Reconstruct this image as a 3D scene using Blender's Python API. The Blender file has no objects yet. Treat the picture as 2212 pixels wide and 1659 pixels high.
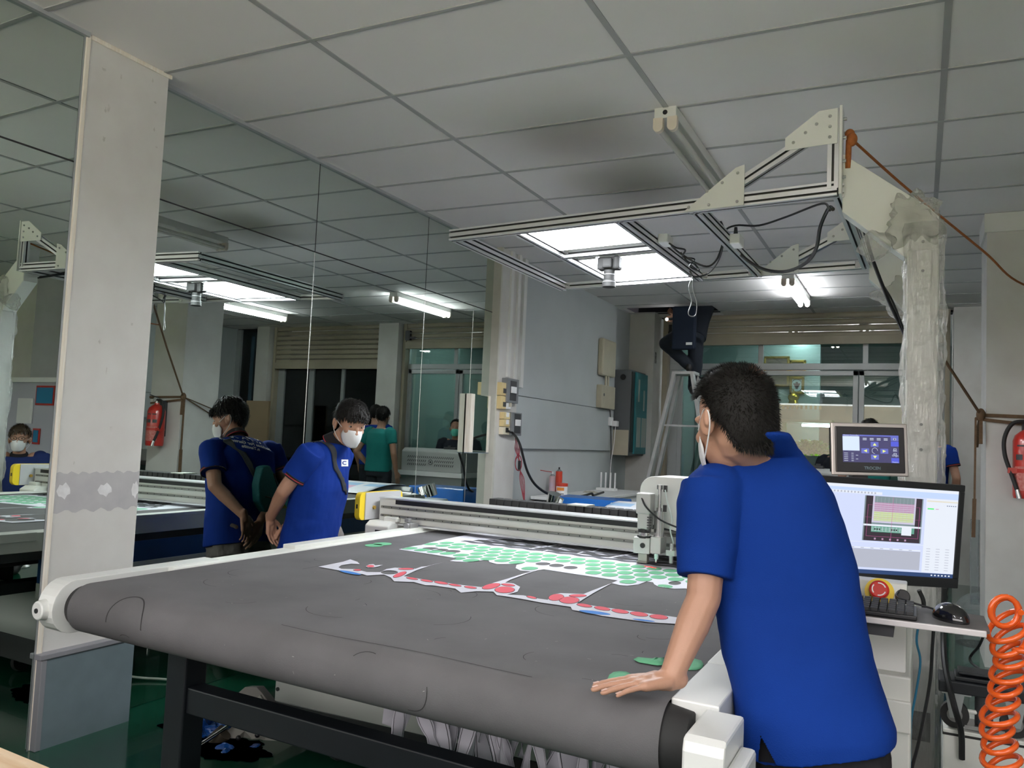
import bpy, bmesh, math, random
from mathutils import Vector as V, Matrix, Euler, noise
from mathutils.geometry import tessellate_polygon
random.seed(7)
C = bpy.context.scene.collection
sc = bpy.context.scene
# ---------------------------------------------------------------- camera, world, big lights
CZ = 1.33; FPX = 1779.05
YAW, PIT, ROL = -0.4605, 0.0671, 0.0438
_f = V((math.sin(YAW)*math.cos(PIT), math.cos(YAW)*math.cos(PIT), math.sin(PIT)))
_r0 = V((math.cos(YAW), -math.sin(YAW), 0)); _u0 = _r0.cross(_f)
_r = math.cos(ROL)*_r0 + math.sin(ROL)*_u0; _u = -math.sin(ROL)*_r0 + math.cos(ROL)*_u0
camd = bpy.data.cameras.new('camera'); cam = bpy.data.objects.new('camera', camd); C.objects.link(cam)
camd.sensor_width = 36; camd.lens = FPX/2212*36; camd.clip_start = 0.05
cam.matrix_world = Matrix(((_r.x, _u.x, -_f.x, 0), (_r.y, _u.y, -_f.y, 0), (_r.z, _u.z, -_f.z, CZ), (0, 0, 0, 1)))
sc.camera = cam
sc.view_settings.view_transform = 'Standard'; sc.view_settings.look = 'None'
sc.view_settings.exposure = 1.34; sc.view_settings.gamma = 1.0; sc.view_settings.use_curve_mapping = False
sc.cycles.max_bounces = 8; sc.cycles.transparent_max_bounces = 12; sc.cycles.caustics_reflective = False
w = bpy.data.worlds.new('daylight'); sc.world = w; w.use_nodes = True
bg = w.node_tree.nodes['Background']; bg.inputs[0].default_value = (1.0, 0.955, 0.95, 1); bg.inputs[1].default_value = 2.2
XW = -3.29; CEIL = 2.975
def area(name, loc, rot, sx, sy, power, col=(1, 1, 1)):
    l = bpy.data.lights.new(name, 'AREA'); l.shape = 'RECTANGLE'; l.size = sx; l.size_y = sy; l.energy = power; l.color = col
    o = bpy.data.objects.new(name, l); C.objects.link(o); o.location = loc; o.rotation_euler = rot
    return o
# portal: guides the daylight that enters through the open street front behind the photographer
_p = area('street_opening', (0.2, -1.2, 1.48), (math.radians(90), 0, 0), 6.9, 2.9, 1)
_p.data.cycles.is_portal = True
# midday sun on the street outside; the slab keeps it out of the shop, only its bounce comes in
_s = bpy.data.lights.new('sun', 'SUN'); _s.energy = 14; _s.angle = 0.01; _s.color = (1.0, 0.95, 0.90)
_so = bpy.data.objects.new('sun', _s); C.objects.link(_so); _so.rotation_euler = (math.radians(-14), math.radians(6), 0)
# ---------------------------------------------------------------- helpers
def ray(u, v): return (u-1106)/FPX*_r - (v-829.5)/FPX*_u + _f
def at(u, v, ax, val):
    d = ray(u, v); k = (val-(CZ if ax == 2 else 0))/d[ax]; q = d*k; q.z += CZ; return q
def D(u, v, dep): q = ray(u, v)*dep; q.z += CZ; return q
def mt(u, v, ax, val):          # a point seen in the mirror wall, returned where it really is
    q = at(u, v, ax, (2*XW-val) if ax == 0 else val); q.x = 2*XW-q.x; return q
ML, MN = V((-3.2, 1.6, 0)), V((1, -.026, 0)).normalized()     # the slightly turned mirror left of the near pillar
def mt2(u, v, ax, val):
    r = ray(u, v); o = V((0, 0, CZ)); o2 = o-MN*2*(o-ML).dot(MN); r2 = r-MN*2*r.dot(MN); k = (val-o2[ax])/r2[ax]; return o2+r2*k
_m = {}
def mat(name, col, rough=0.5, metal=0.0, var=0.0, scale=8.0, bump=0.0, bscale=60.0, spec=0.5, coat=0.0, col2=None, emis=None, es=1.0, alpha=1.0, stretch=None):
    if name in _m: return _m[name]
    m = bpy.data.materials.new(name); m.use_nodes = True; nt = m.node_tree; N = nt.nodes; L = nt.links
    b = N['Principled BSDF']; c = tuple(col)+(1,)
    b.inputs['Base Color'].default_value = c; b.inputs['Roughness'].default_value = rough; b.inputs['Metallic'].default_value = metal
    b.inputs['Specular IOR Level'].default_value = spec; b.inputs['Coat Weight'].default_value = coat; b.inputs['Alpha'].default_value = alpha
    tc = N.new('ShaderNodeTexCoord'); src = tc.outputs['Object']
    if stretch:
        mp = N.new('ShaderNodeMapping'); mp.inputs['Scale'].default_value = stretch; L.new(src, mp.inputs[0]); src = mp.outputs[0]
    if var > 0 or col2:
        n = N.new('ShaderNodeTexNoise'); n.inputs['Scale'].default_value = scale; n.inputs['Detail'].default_value = 6; L.new(src, n.inputs['Vector'])
        r = N.new('ShaderNodeValToRGB'); r.color_ramp.elements[0].position = 0.3; r.color_ramp.elements[1].position = 0.7
        c2 = col2 if col2 else tuple(x*(1-var) for x in col)
        r.color_ramp.elements[0].color = tuple(c2)+(1,); r.color_ramp.elements[1].color = c
        L.new(n.outputs[0], r.inputs[0]); L.new(r.outputs[0], b.inputs['Base Color'])
    if bump > 0:
        n2 = N.new('ShaderNodeTexNoise'); n2.inputs['Scale'].default_value = bscale; n2.inputs['Detail'].default_value = 4; L.new(src, n2.inputs['Vector'])
        bp = N.new('ShaderNodeBump'); bp.inputs['Strength'].default_value = bump; bp.inputs['Distance'].default_value = 0.01
        L.new(n2.outputs[0], bp.inputs['Height']); L.new(bp.outputs[0], b.inputs['Normal'])
    if emis:
        b.inputs['Emission Color'].default_value = tuple(emis)+(1,); b.inputs['Emission Strength'].default_value = es
    _m[name] = m; return m
def mirror_mat(name, col):
    m = bpy.data.materials.new(name); m.use_nodes = True; nt = m.node_tree
    nt.nodes.remove(nt.nodes['Principled BSDF']); g = nt.nodes.new('ShaderNodeBsdfGlossy'); g.inputs['Roughness'].default_value = 0.0
    g.inputs['Color'].default_value = col+(1,); nt.links.new(g.outputs[0], nt.nodes['Material Output'].inputs[0]); return m
def glass_mat(name, tint, fr=0.12, rough=0.0, wh=0.0):
    m = bpy.data.materials.new(name); m.use_nodes = True; nt = m.node_tree; N = nt.nodes; L = nt.links
    N.remove(N['Principled BSDF']); t = N.new('ShaderNodeBsdfTransparent'); t.inputs[0].default_value = tint+(1,)
    g = N.new('ShaderNodeBsdfGlossy'); g.inputs['Roughness'].default_value = rough
    mx = N.new('ShaderNodeMixShader'); lw = N.new('ShaderNodeLayerWeight'); lw.inputs[0].default_value = 0.3
    ma = N.new('ShaderNodeMath'); ma.operation = 'MULTIPLY_ADD'; ma.inputs[1].default_value = 0.6; ma.inputs[2].default_value = fr
    L.new(lw.outputs['Fresnel'], ma.inputs[0]); L.new(ma.outputs[0], mx.inputs[0]); L.new(t.outputs[0], mx.inputs[1]); L.new(g.outputs[0], mx.inputs[2])
    out = mx
    if wh > 0:
        d = N.new('ShaderNodeBsdfDiffuse'); d.inputs[0].default_value = (0.9, 0.9, 0.88, 1); m2 = N.new('ShaderNodeMixShader'); m2.inputs[0].default_value = wh
        L.new(mx.outputs[0], m2.inputs[1]); L.new(d.outputs[0], m2.inputs[2]); out = m2
        n2 = N.new('ShaderNodeTexNoise'); n2.inputs['Scale'].default_value = 22; n2.inputs['Detail'].default_value = 5; n2.inputs['Distortion'].default_value = 1.2
        bp = N.new('ShaderNodeBump'); bp.inputs['Strength'].default_value = 0.9; bp.inputs['Distance'].default_value = 0.02
        L.new(n2.outputs[0], bp.inputs['Height']); L.new(bp.outputs[0], g.inputs['Normal'])
    L.new(out.outputs[0], N['Material Output'].inputs[0]); return m
def frame(d, up=V((0, 0, 1))):
    z = V(d).normalized()
    if abs(z.dot(up)) > 0.98: up = V((0, 1, 0))
    x = up.cross(z).normalized(); y = z.cross(x); return x, y, z
class B:
    def __init__(s): s.v = []; s.f = []; s.m = []
    def add(s, vs, fs, m=0):
        o = len(s.v); s.v += [V(x) for x in vs]
        for f in fs: s.f.append([o+i for i in f]); s.m.append(m)
        return s
    def box(s, c, d, m=0, R=None):
        hx, hy, hz = d[0]/2, d[1]/2, d[2]/2; c = V(c)
        vs = [V((x, y, z)) for x in (-hx, hx) for y in (-hy, hy) for z in (-hz, hz)]
        if R is not None: vs = [R @ q for q in vs]
        return s.add([c+q for q in vs], [(0, 1, 3, 2), (4, 6, 7, 5), (0, 4, 5, 1), (2, 3, 7, 6), (0, 2, 6, 4), (1, 5, 7, 3)], m)
    def b2(s, a, b, m=0):
        a = V(a); b = V(b); return s.box((a+b)/2, [abs(x) for x in (b-a)], m)
    def beam(s, p0, p1, wx, wz, m=0, up=V((0, 0, 1))):
        p0 = V(p0); p1 = V(p1); x, y, z = frame(p1-p0, up)
        vs = [p+x*a*wx/2+y*b_*wz/2 for p in (p0, p1) for a, b_ in ((-1, -1), (1, -1), (1, 1), (-1, 1))]
        return s.add(vs, [(3, 2, 1, 0), (4, 5, 6, 7), (0, 1, 5, 4), (1, 2, 6, 5), (2, 3, 7, 6), (3, 0, 4, 7)], m)
    def extr(s, p0, p1, prof, m=0, up=V((0, 0, 1)), m2=None):
        p0 = V(p0); p1 = V(p1); x, y, z = frame(p1-p0, up); n = len(prof)
        vs = [p+x*a+y*b_ for p in (p0, p1) for a, b_ in prof]
        fs = [(i, (i+1) % n, n+(i+1) % n, n+i) for i in range(n)]
        tri = tessellate_polygon([[V((a, b_, 0)) for a, b_ in prof]])
        fs += [tuple(reversed(t)) for t in tri] + [tuple(n+i for i in t) for t in tri]
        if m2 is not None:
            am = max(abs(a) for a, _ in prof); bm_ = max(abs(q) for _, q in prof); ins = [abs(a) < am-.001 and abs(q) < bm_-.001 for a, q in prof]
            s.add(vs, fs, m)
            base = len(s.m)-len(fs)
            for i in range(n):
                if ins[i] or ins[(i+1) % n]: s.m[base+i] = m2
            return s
        return s.add(vs, fs, m)
    def cyl(s, p0, p1, r0, r1=None, n=20, m=0):
        if r1 is None: r1 = r0
        p0 = V(p0); p1 = V(p1); x, y, z = frame(p1-p0)
        vs = [p+(x*math.cos(2*math.pi*i/n)+y*math.sin(2*math.pi*i/n))*r for p, r in ((p0, r0), (p1, r1)) for i in range(n)]
        fs = [(i, (i+1) % n, n+(i+1) % n, n+i) for i in range(n)]+[tuple(range(n-1, -1, -1)), tuple(range(n, 2*n))]
        return s.add(vs, fs, m)
    def tube(s, pts, r, n=8, m=0, closed=False):
        pts = [V(p) for p in pts]; N_ = len(pts); vs = []; px = None
        for i, p in enumerate(pts):
            a = pts[(i-1) % N_] if closed else pts[max(i-1, 0)]; b_ = pts[(i+1) % N_] if closed else pts[min(i+1, N_-1)]
            d = (b_-a).normalized()
            if px is None: x, y, _ = frame(d)
            else: x = (px-d*px.dot(d)).normalized(); y = d.cross(x)
            px = x; rr = r[i] if isinstance(r, (list, tuple)) else r
            vs += [p+(x*math.cos(2*math.pi*k/n)+y*math.sin(2*math.pi*k/n))*rr for k in range(n)]
        fs = []
        for i in range(N_ if closed else N_-1):
            j = (i+1) % N_
            fs += [(i*n+k, i*n+(k+1) % n, j*n+(k+1) % n, j*n+k) for k in range(n)]
        if not closed: fs += [tuple(range(n-1, -1, -1)), tuple(range((N_-1)*n, N_*n))]
        return s.add(vs, fs, m)
    def ell(s, c, r, R=None, n=16, k=10, m=0):
        c = V(c); vs = []; fs = []
        if not hasattr(r, '__len__'): r = (r, r, r)
        for j in range(k+1):
            th = math.pi*j/k
            for i in range(n):
                ph = 2*math.pi*i/n; q = V((r[0]*math.sin(th)*math.cos(ph), r[1]*math.sin(th)*math.sin(ph), r[2]*math.cos(th)))
                vs.append(c+(R @ q if R is not None else q))
        for j in range(k): fs += [(j*n+i, (j+1)*n+i, (j+1)*n+(i+1) % n, j*n+(i+1) % n) for i in range(n)]
        return s.add(vs, fs, m)
    def cap(s, p0, p1, r0, r1, n=14, m=0):      # tapered limb with round ends
        p0 = V(p0); p1 = V(p1); x, y, z = frame(p1-p0); pts = []
        for a in (-80, -55, -25): pts.append((p0+z*r0*math.sin(math.radians(a)), r0*math.cos(math.radians(a))))
        for t in (0, .33, .66, 1): pts.append((p0.lerp(p1, t), r0+(r1-r0)*t))
        for a in (25, 55, 80): pts.append((p1+z*r1*math.sin(math.radians(a)), r1*math.cos(math.radians(a))))
        vs = [p+(x*math.cos(2*math.pi*i/n)+y*math.sin(2*math.pi*i/n))*r for p, r in pts for i in range(n)]
        K = len(pts); fs = [(j*n+i, j*n+(i+1) % n, (j+1)*n+(i+1) % n, (j+1)*n+i) for j in range(K-1) for i in range(n)]
        fs += [tuple(range(n-1, -1, -1)), tuple(range((K-1)*n, K*n))]
        return s.add(vs, fs, m)
    def loft(s, rings, n=28, e=2.4, m=0, caps=True):   # ring: centre, half width, half depth, side, forward
        vs = []
        for c, a, b_, sd, fw in rings:
            for i in range(n):
                t = 2*math.pi*i/n; ct, st = math.cos(t), math.sin(t)
                vs.append(V(c)+V(sd)*a*math.copysign(abs(ct)**(2/e), ct)+V(fw)*b_*math.copysign(abs(st)**(2/e), st))
        K = len(rings); fs = [(j*n+i, j*n+(i+1) % n, (j+1)*n+(i+1) % n, (j+1)*n+i) for j in range(K-1) for i in range(n)]
        if caps: fs += [tuple(range(n-1, -1, -1)), tuple(range((K-1)*n, K*n))]
        return s.add(vs, fs, m)
    def flat(s, poly, m=0, holes=()):      # planar 3D polygon, may be concave and have holes
        loops = [[V(p) for p in poly]]+[[V(p) for p in h] for h in holes]
        allp = [p for l in loops for p in l]
        tri = tessellate_polygon(loops); return s.add(allp, [tuple(t) for t in tri], m)
    def prism(s, poly, d, m=0):            # planar polygon pushed along d
        poly = [V(p) for p in poly]; d = V(d); n = len(poly); tri = tessellate_polygon([poly])
        vs = poly+[p+d for p in poly]
        return s.add(vs, [tuple(t) for t in tri]+[tuple(n+i for i in reversed(t)) for t in tri]+[(i, (i+1) % n, n+(i+1) % n, n+i) for i in range(n)], m)
    def obj(s, name, mats, parent=None, smooth=False, bevel=0.0, remesh=0.0, sm=6, solid=0.0, noise_d=0.0, nscale=0.2, sub=0, fix=True):
        me = bpy.data.meshes.new(name); me.from_pydata([tuple(q) for q in s.v], [], s.f)
        if not isinstance(mats, (list, tuple)): mats = [mats]
        for x in mats: me.materials.append(x)
        me.polygons.foreach_set('material_index', s.m); me.update()
        if fix:
            bm = bmesh.new(); bm.from_mesh(me); bmesh.ops.recalc_face_normals(bm, faces=bm.faces); bm.to_mesh(me); bm.free()
        if smooth:
            me.polygons.foreach_set('use_smooth', [True]*len(me.polygons))
            if not remesh: me.set_sharp_from_angle(angle=math.radians(40))
        o = bpy.data.objects.new(name, me); C.objects.link(o)
        if parent is not None:
            o.parent = parent; o.matrix_parent_inverse = Matrix.Translation(-base_of(parent))
        if solid: md = o.modifiers.new('s', 'SOLIDIFY'); md.thickness = solid; md.offset = 0
        if remesh:
            md = o.modifiers.new('r', 'REMESH'); md.mode = 'VOXEL'; md.voxel_size = remesh; md.use_smooth_shade = True
            if sm: md = o.modifiers.new('sm', 'SMOOTH'); md.factor = 0.6; md.iterations = sm
        if noise_d:
            tx = bpy.data.textures.get('folds%g' % nscale) or bpy.data.textures.new('folds%g' % nscale, 'CLOUDS'); tx.noise_scale = nscale
            md = o.modifiers.new('d', 'DISPLACE'); md.texture = tx; md.strength = noise_d; md.mid_level = 0.38; md.texture_coords = 'GLOBAL'
        if bevel: md = o.modifiers.new('b', 'BEVEL'); md.width = bevel; md.segments = 2; md.limit_method = 'ANGLE'; md.angle_limit = math.radians(50)
        if sub: md = o.modifiers.new('u', 'SUBSURF'); md.levels = sub; md.render_levels = sub
        return o
_base = {}
def base_of(o):
    b_ = V((0, 0, 0))
    while o is not None: b_ = b_+_base.get(o.name, V((0, 0, 0))); o = None
    return b_
def T(o, label, cat=None, group=None):
    o['label'] = label
    if cat: o['category'] = cat
    if group: o['group'] = group
    return o
def E(name, loc, label, cat, group=None):
    o = bpy.data.objects.new(name, None); C.objects.link(o); o.location = loc; o.empty_display_size = 0.1
    _base[o.name] = V(loc); return T(o, label, cat, group)
def S(o): o['kind'] = 'structure'; return o
def copy_tree(root, delta, label=None, group=None):
    r = root.copy(); C.objects.link(r); r.location = root.location+V(delta)
    if label: r['label'] = label
    if group: r['group'] = group
    for ch in list(root.children):
        c = ch.copy(); C.objects.link(c); c.parent = r
        for g in ch.children:
            d = g.copy(); C.objects.link(d); d.parent = c
    return r
def text_mesh(body, name, size, m, origin, xdir, ydir, parent=None, depth=0.0008, align='CENTER', bold=0.0):
    cu = bpy.data.curves.new('t', 'FONT'); cu.body = body; cu.size = size; cu.extrude = depth; cu.align_x = align; cu.align_y = 'CENTER'; cu.offset = bold; cu.resolution_u = 3
    to = bpy.data.objects.new('t', cu); C.objects.link(to)
    dg = bpy.context.evaluated_depsgraph_get(); dg.update(); me = bpy.data.meshes.new_from_object(to.evaluated_get(dg)); me.name = name
    bpy.data.objects.remove(to)
    x = V(xdir).normalized(); y = V(ydir); y = (y-x*y.dot(x)).normalized(); z = x.cross(y)
    me.transform(Matrix(((x.x, y.x, z.x, origin[0]), (x.y, y.y, z.y, origin[1]), (x.z, y.z, z.z, origin[2]), (0, 0, 0, 1))))
    me.materials.clear(); me.materials.append(m); o = bpy.data.objects.new(name, me); C.objects.link(o)
    if parent is not None: o.parent = parent; o.matrix_parent_inverse = Matrix.Translation(-base_of(parent))
    return o
def smoothpath(pts, k=6):
    pts = [V(p) for p in pts]; out = []
    P = [pts[0]*2-pts[1]]+pts+[pts[-1]*2-pts[-2]]
    for i in range(1, len(P)-2):
        for j in range(k):
            t = j/k; a, b_, c, d = P[i-1], P[i], P[i+1], P[i+2]
            out.append(0.5*((2*b_)+(c-a)*t+(2*a-5*b_+4*c-d)*t*t+(3*b_-a-3*c+d)*t**3))
    out.append(pts[-1]); return out
# ---------------------------------------------------------------- materials
white = mat('white_paint', (0.74, 0.74, 0.71), 0.6, var=0.06, scale=3)
pil_m = mat('pillar_paint', (0.66, 0.65, 0.62), 0.7, col2=(0.60, 0.58, 0.55), scale=5, bump=0.1, bscale=12)
grey_w = mat('grey_wall', (0.53, 0.565, 0.57), 0.8, var=0.07, scale=2.5)
greyblue = mat('grey_blue_board', (0.17, 0.22, 0.245), 0.45, var=0.15, scale=9)
putty = mat('patched_plaster', (0.50, 0.49, 0.49), 0.9, col2=(0.44, 0.43, 0.44), scale=14)
putty2 = mat('white_filler', (0.80, 0.80, 0.80), 0.9, col2=(0.66, 0.65, 0.65), scale=30)
cream = mat('cream_wood', (0.74, 0.66, 0.54), 0.5, col2=(0.84, 0.80, 0.72), scale=20, stretch=(6, 6, .4))
tan = mat('shutter_tan', (0.42, 0.37, 0.28), 0.55, var=0.15, scale=4)
alu = mat('aluminium', (0.80, 0.80, 0.82), 0.3, 0.75)
alu_shade = mat('aluminium_slot_shade', (0.10, 0.10, 0.11), 0.5, 0.3)  # groove faces coloured dark so the beam slots look shaded
alu_p = mat('grey_aluminium_frame', (0.42, 0.44, 0.45), 0.4, 0.3)
steel = mat('steel', (0.62, 0.62, 0.62), 0.25, 0.9)
chrome = mat('chrome', (0.85, 0.85, 0.85), 0.08, 1.0)
black = mat('black_plastic', (0.012, 0.012, 0.014), 0.4)
black_m = mat('black_steel', (0.008, 0.011, 0.015), 0.5, var=0.3, scale=8)
dark = mat('dark_grey', (0.05, 0.05, 0.055), 0.5)
ivory = mat('ivory_enamel', (0.77, 0.78, 0.75), 0.35, coat=0.2, var=0.04, scale=3)
mwhite = mat('machine_white', (0.80, 0.81, 0.76), 0.35, var=0.05, scale=3)
yellow = mat('yellow_enamel', (0.90, 0.66, 0.03), 0.35, coat=0.3)
mblue = mat('machine_blue', (0.012, 0.075, 0.26), 0.4, var=0.15)
rubber = mat('black_rubber', (0.02, 0.02, 0.02), 0.7)
red = mat('red_enamel', (0.55, 0.03, 0.02), 0.3, coat=0.3, var=0.15)
beige = mat('beige_plastic', (0.55, 0.50, 0.38), 0.5, var=0.1)
ywhite = mat('yellowed_plastic', (0.76, 0.60, 0.30), 0.45, var=0.1)
boxgrey = mat('grey_box', (0.20, 0.21, 0.22), 0.5)
wht = mat('plain_white', (0.85, 0.85, 0.85), 0.5)
tubeoff = mat('unlit_tube', (0.62, 0.61, 0.56), 0.2)
green_floor = mat('green_epoxy_floor', (0.006, 0.085, 0.045), 0.16, col2=(0.004, 0.055, 0.028), scale=1.6, coat=0.5, bump=0.03, bscale=20)
tubeon = mat('lit_tube', (1, 1, 1), 0.5, emis=(0.93, 0.97, 1.0), es=13)
ledm = mat('led_diffuser', (1, 1, 1), 0.5, emis=(0.92, 0.96, 1.0), es=17)
glass_t = glass_mat('green_tinted_glass', (0.62, 0.76, 0.735), 0.10)
glass_d = glass_mat('dark_tinted_glass', (0.04, 0.06, 0.07), 0.05)
wrap = glass_mat('plastic_wrap', (0.95, 0.95, 0.94), 0.22, 0.12, 0.16)
clear = glass_mat('clear_plastic', (0.9, 0.95, 0.97), 0.08, 0.05, 0.06)
mir = mirror_mat('mirror_silver', (0.66, 0.735, 0.69))
tealroom = mat('pale_teal_wall', (0.36, 0.44, 0.43), 0.8, var=0.04)
darkvoid = mat('dark_plenum', (0.02, 0.02, 0.025), 0.9)
ceil_m = mat('ceiling_board', (0.81, 0.785, 0.775), 0.9, var=0.03, scale=2)
tbar = mat('ceiling_t_bar', (0.40, 0.40, 0.40), 0.6)
def st(name, b, m, **k): return S(b.obj(name, m, **k))
# ---------------------------------------------------------------- the room
st('floor', B().b2((-3.6, -1.2, -0.1), (4.2, 14, 0)), green_floor)
st('street_ground', B().b2((-14, -16, -0.16), (14, -1.2, -0.02)), mat('street_concrete', (0.50, 0.46, 0.43), 0.9, var=0.2, scale=1))
c = B()
hx0, hx1, hy0, hy1 = -3.25, -2.16, 9.47, 10.14
for a, b_ in (((-3.6, -1.2), (4.2, hy0)), ((-3.6, hy0), (hx0, 14)), ((hx1, hy0), (4.2, 14)), ((hx0, hy1), (hx1, 14))):
    c.b2((a[0], a[1], CEIL), (b_[0], b_[1], CEIL+0.03))
st('ceiling', c, ceil_m)
st('trim_1', B().b2((-4, 9, 3.6), (-1.5, 11, 3.65)).b2((-4, 9, 3), (-3.9, 11, 3.6)).b2((-1.6, 9, 3), (-1.5, 11, 3.6)).b2((-4, 10.9, 3), (-1.5, 11, 3.6)).b2((-4, 9, 3), (-1.5, 9.1, 3.6)), darkvoid)
g = B()
for k in range(-1, 6):
    x = -2.318+1.2*k
    if x > XW: g.b2((x-.013, -1.2, CEIL-.004), (x+.013, 9.46 if hx0 < x < hx1 else 10.2, CEIL+.001))
for k in range(-6, 13):
    y = 2.619+0.6024*k
    if y < 10.1: g.b2((XW, y-.011, CEIL-.0045), (4.0, y+.011, CEIL+.001))
st('trim_2', g, tbar)
st('trim_3', B().b2((XW, 2.64, CEIL-.02), (XW+.02, 6.2, CEIL)).b2((-3.26, -1.2, CEIL-.02), (-3.17, 2.22, CEIL)), alu_p)
w_ = B().b2((-3.5, -1.2, 0), (-3.30, 10.5, 3.0)); st('wall_left', w_, grey_w)
# proud boarding on the left wall beyond the mirrors, with its ledge and seam
bd = B().b2((-3.31, 6.60, 1.73), (-3.262, 9.33, CEIL)).b2((-3.31, 6.60, 1.25), (-3.262, 9.33, 1.725)); st('wall_left_boarding', bd, grey_w, bevel=0.003)
# near pillar on the mirror wall
st('wall_pillar_near', B().b2((-3.31, 2.235, 0.30), (-3.19, 2.645, CEIL)), pil_m)
st('trim_4', B().b2((-3.31, 2.212, 0.0), (-3.182, 2.235, CEIL-.005)).b2((-3.19, 2.235, CEIL-.02), (-3.18, 2.66, CEIL)), cream, bevel=.004)
st('trim_5', B().b2((-3.31, 2.203, 0.0), (-3.187, 2.212, CEIL-.005)), alu_p)
st('wall_pillar_cladding', B().b2((-3.3, 2.237, 0.0), (-3.155, 2.655, 0.365)), greyblue)
st('trim_6', B().b2((-3.3, 2.205, 0.36), (-3.148, 2.66, 0.382)).b2((-3.3, 2.214, 0.0), (-3.152, 2.238, 0.36)), mat('grey_edge_trim', (0.25, 0.25, 0.27), 0.5), bevel=.003)
# repaired plaster band with white filler dabs (real patches on the pillar)
bnd = []
for i in range(25):
    t = i/24; bnd.append((-3.1885, 2.236+t*.408, 1.108+.006*math.sin(i*1.9)+.004*random.random()))
for i in range(25):
    t = 1-i/24; bnd.append((-3.1885, 2.236+t*.408, .945+.008*math.sin(i*1.3)+.005*random.random()))
st('trim_7', B().flat(bnd), putty)
bb = B()
for cy_, cz_, ry, rz in ((2.275, 1.035, .030, .030), (2.47, 1.033, .034, .026), (2.625, 1.028, .018, .034)):
    bb.flat([(-3.1878, min(2.643, cy_+ry*math.cos(a*.45)*(1+.25*math.sin(a*3.1))), cz_+rz*math.sin(a*.45)*(1+.25*math.cos(a*2.3))) for a in range(14)])
st('trim_8', bb, putty2)
sm_ = mat('wall_smudges', (0.47, 0.45, 0.42), 0.9, col2=(0.6, 0.58, 0.55), scale=40)
bb = B()
for u, v, r1, r2 in ((235, 235, 7, 14), (228, 238, 5, 10), (335, 221, 8, 4), (225, 300, 8, 9), (333, 280, 4, 8), (338, 318, 7, 3), (330, 175, 5, 8), (262, 165, 5, 9), (230, 800, 3, 14), (240, 925, 8, 8), (160, 1000, 4, 6), (215, 738, 6, 8), (285, 700, 7, 5), (225, 150, 12, 5)):
    p = at(u, v, 0, -3.1885); a0 = random.random()*6
    bb.flat([(-3.1885+.0002, p.y+r1*.0009*math.cos(k*.52)*(1+.4*math.sin(k*2.2+a0)), p.z+r2*.0012*math.sin(k*.52)*(1+.4*math.cos(k*1.7+a0))) for k in range(12)])
st('trim_9', bb, sm_)
# far pillar on the mirror wall
st('wall_pillar_switches', B().b2((-3.31, 6.22, 0), (-3.22, 6.60, CEIL)), pil_m)
st('trim_10', B().b2((-3.31, 6.19, 0), (-3.215, 6.22, CEIL)), mat('old_cream_paint', (0.62, 0.61, 0.54), 0.6, var=.12, scale=9), bevel=.004)
st('trim_11', B().b2((-3.22, 6.36, 1.87), (-3.20, 6.41, CEIL)).b2((-3.22, 6.50, 1.85), (-3.20, 6.54, CEIL)).b2((-3.262, 6.66, 1.8), (-3.22, 6.72, CEIL)), white)
# mirrors, one glass sheet each
def mirror(y0, y1, z0, z1, lab):
    o = B().b2((XW-.008, y0+.0025, z0+.0025), (XW, y1-.0025, z1-.0025)).obj('mirror_panel', mir); T(o, lab, 'mirror')
lo, hi = 'lower', 'upper'
def mirror_l(y0, y1, z0, z1, lab):
    T_ = V((.026, 1, 0)).normalized(); P_ = lambda y: ML+T_*(y-ML.y)
    a, c = P_(y0), P_(y1); d = MN*-.008
    T(B().prism([a+V((0, 0, z0)), c+V((0, 0, z0)), c+V((0, 0, z1)), a+V((0, 0, z1))], d).obj('mirror_panel', mir), lab, 'mirror')
mirror_l(0.4, 2.20, 0.0, 2.407, 'tall wall mirror to the left of the near white pillar, below the black seam')
mirror_l(0.4, 2.20, 2.413, CEIL-.02, 'short mirror under the ceiling to the left of the near white pillar')
mirror(2.65, 3.87, 0.0, 2.41, 'tall wall mirror just right of the near pillar, showing the man\'s blue back')
mirror(2.65, 3.87, 2.41, CEIL, 'ceiling-high mirror strip starting right of the near pillar')
mirror(3.87, 5.12, 0.0, 2.41, 'tall wall mirror behind the leaning man\'s head, reflecting the tan shutter')
mirror(3.87, 5.12, 2.41, CEIL, 'middle ceiling-high mirror between the two long vertical seams')
mirror(5.12, 5.86, 0.0, 2.41, 'narrow tall mirror reflecting the grey slotted cabinet and teal glass')
mirror(5.12, 6.19, 2.41, CEIL, 'last small mirror under the ceiling beside the far cream pillar')
mirror(5.86, 6.19, 0.0, 2.41, 'slim tall mirror sliver beside the far cream pillar')
t = E('hinged_mirror', (-3.25, 5.9, 1.45), 'small mirror in a cream wooden frame standing proud of the wall beside the far pillar', 'mirror')
B().b2((-3.245, 5.86, 1.215), (-3.240, 6.10, 1.68)).obj('glass', mir, t)
B().b2((-3.285, 5.80, 1.21), (-3.235, 5.86, 1.685)).obj('side_board', cream, t, bevel=.003)
B().b2((-3.285, 6.10, 1.21), (-3.235, 6.135, 1.685)).obj('side_board', cream, t, bevel=.003)
B().b2((-3.285, 5.80, 1.204), (-3.235, 6.135, 1.211)).obj('ledge', greyblue, t)
st('trim_15', B().b2((XW-.009, 2.65, 2.4065), (XW+.0012, 6.19, 2.4135)), rubber)
st('trim_16', B().prism([ML+V((.026, 1, 0)).normalized()*(y-ML.y)+V((0, 0, z)) for y, z in ((.4, 2.4065), (2.2, 2.4065), (2.2, 2.4135), (.4, 2.4135))], MN*.0015), rubber)
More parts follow.
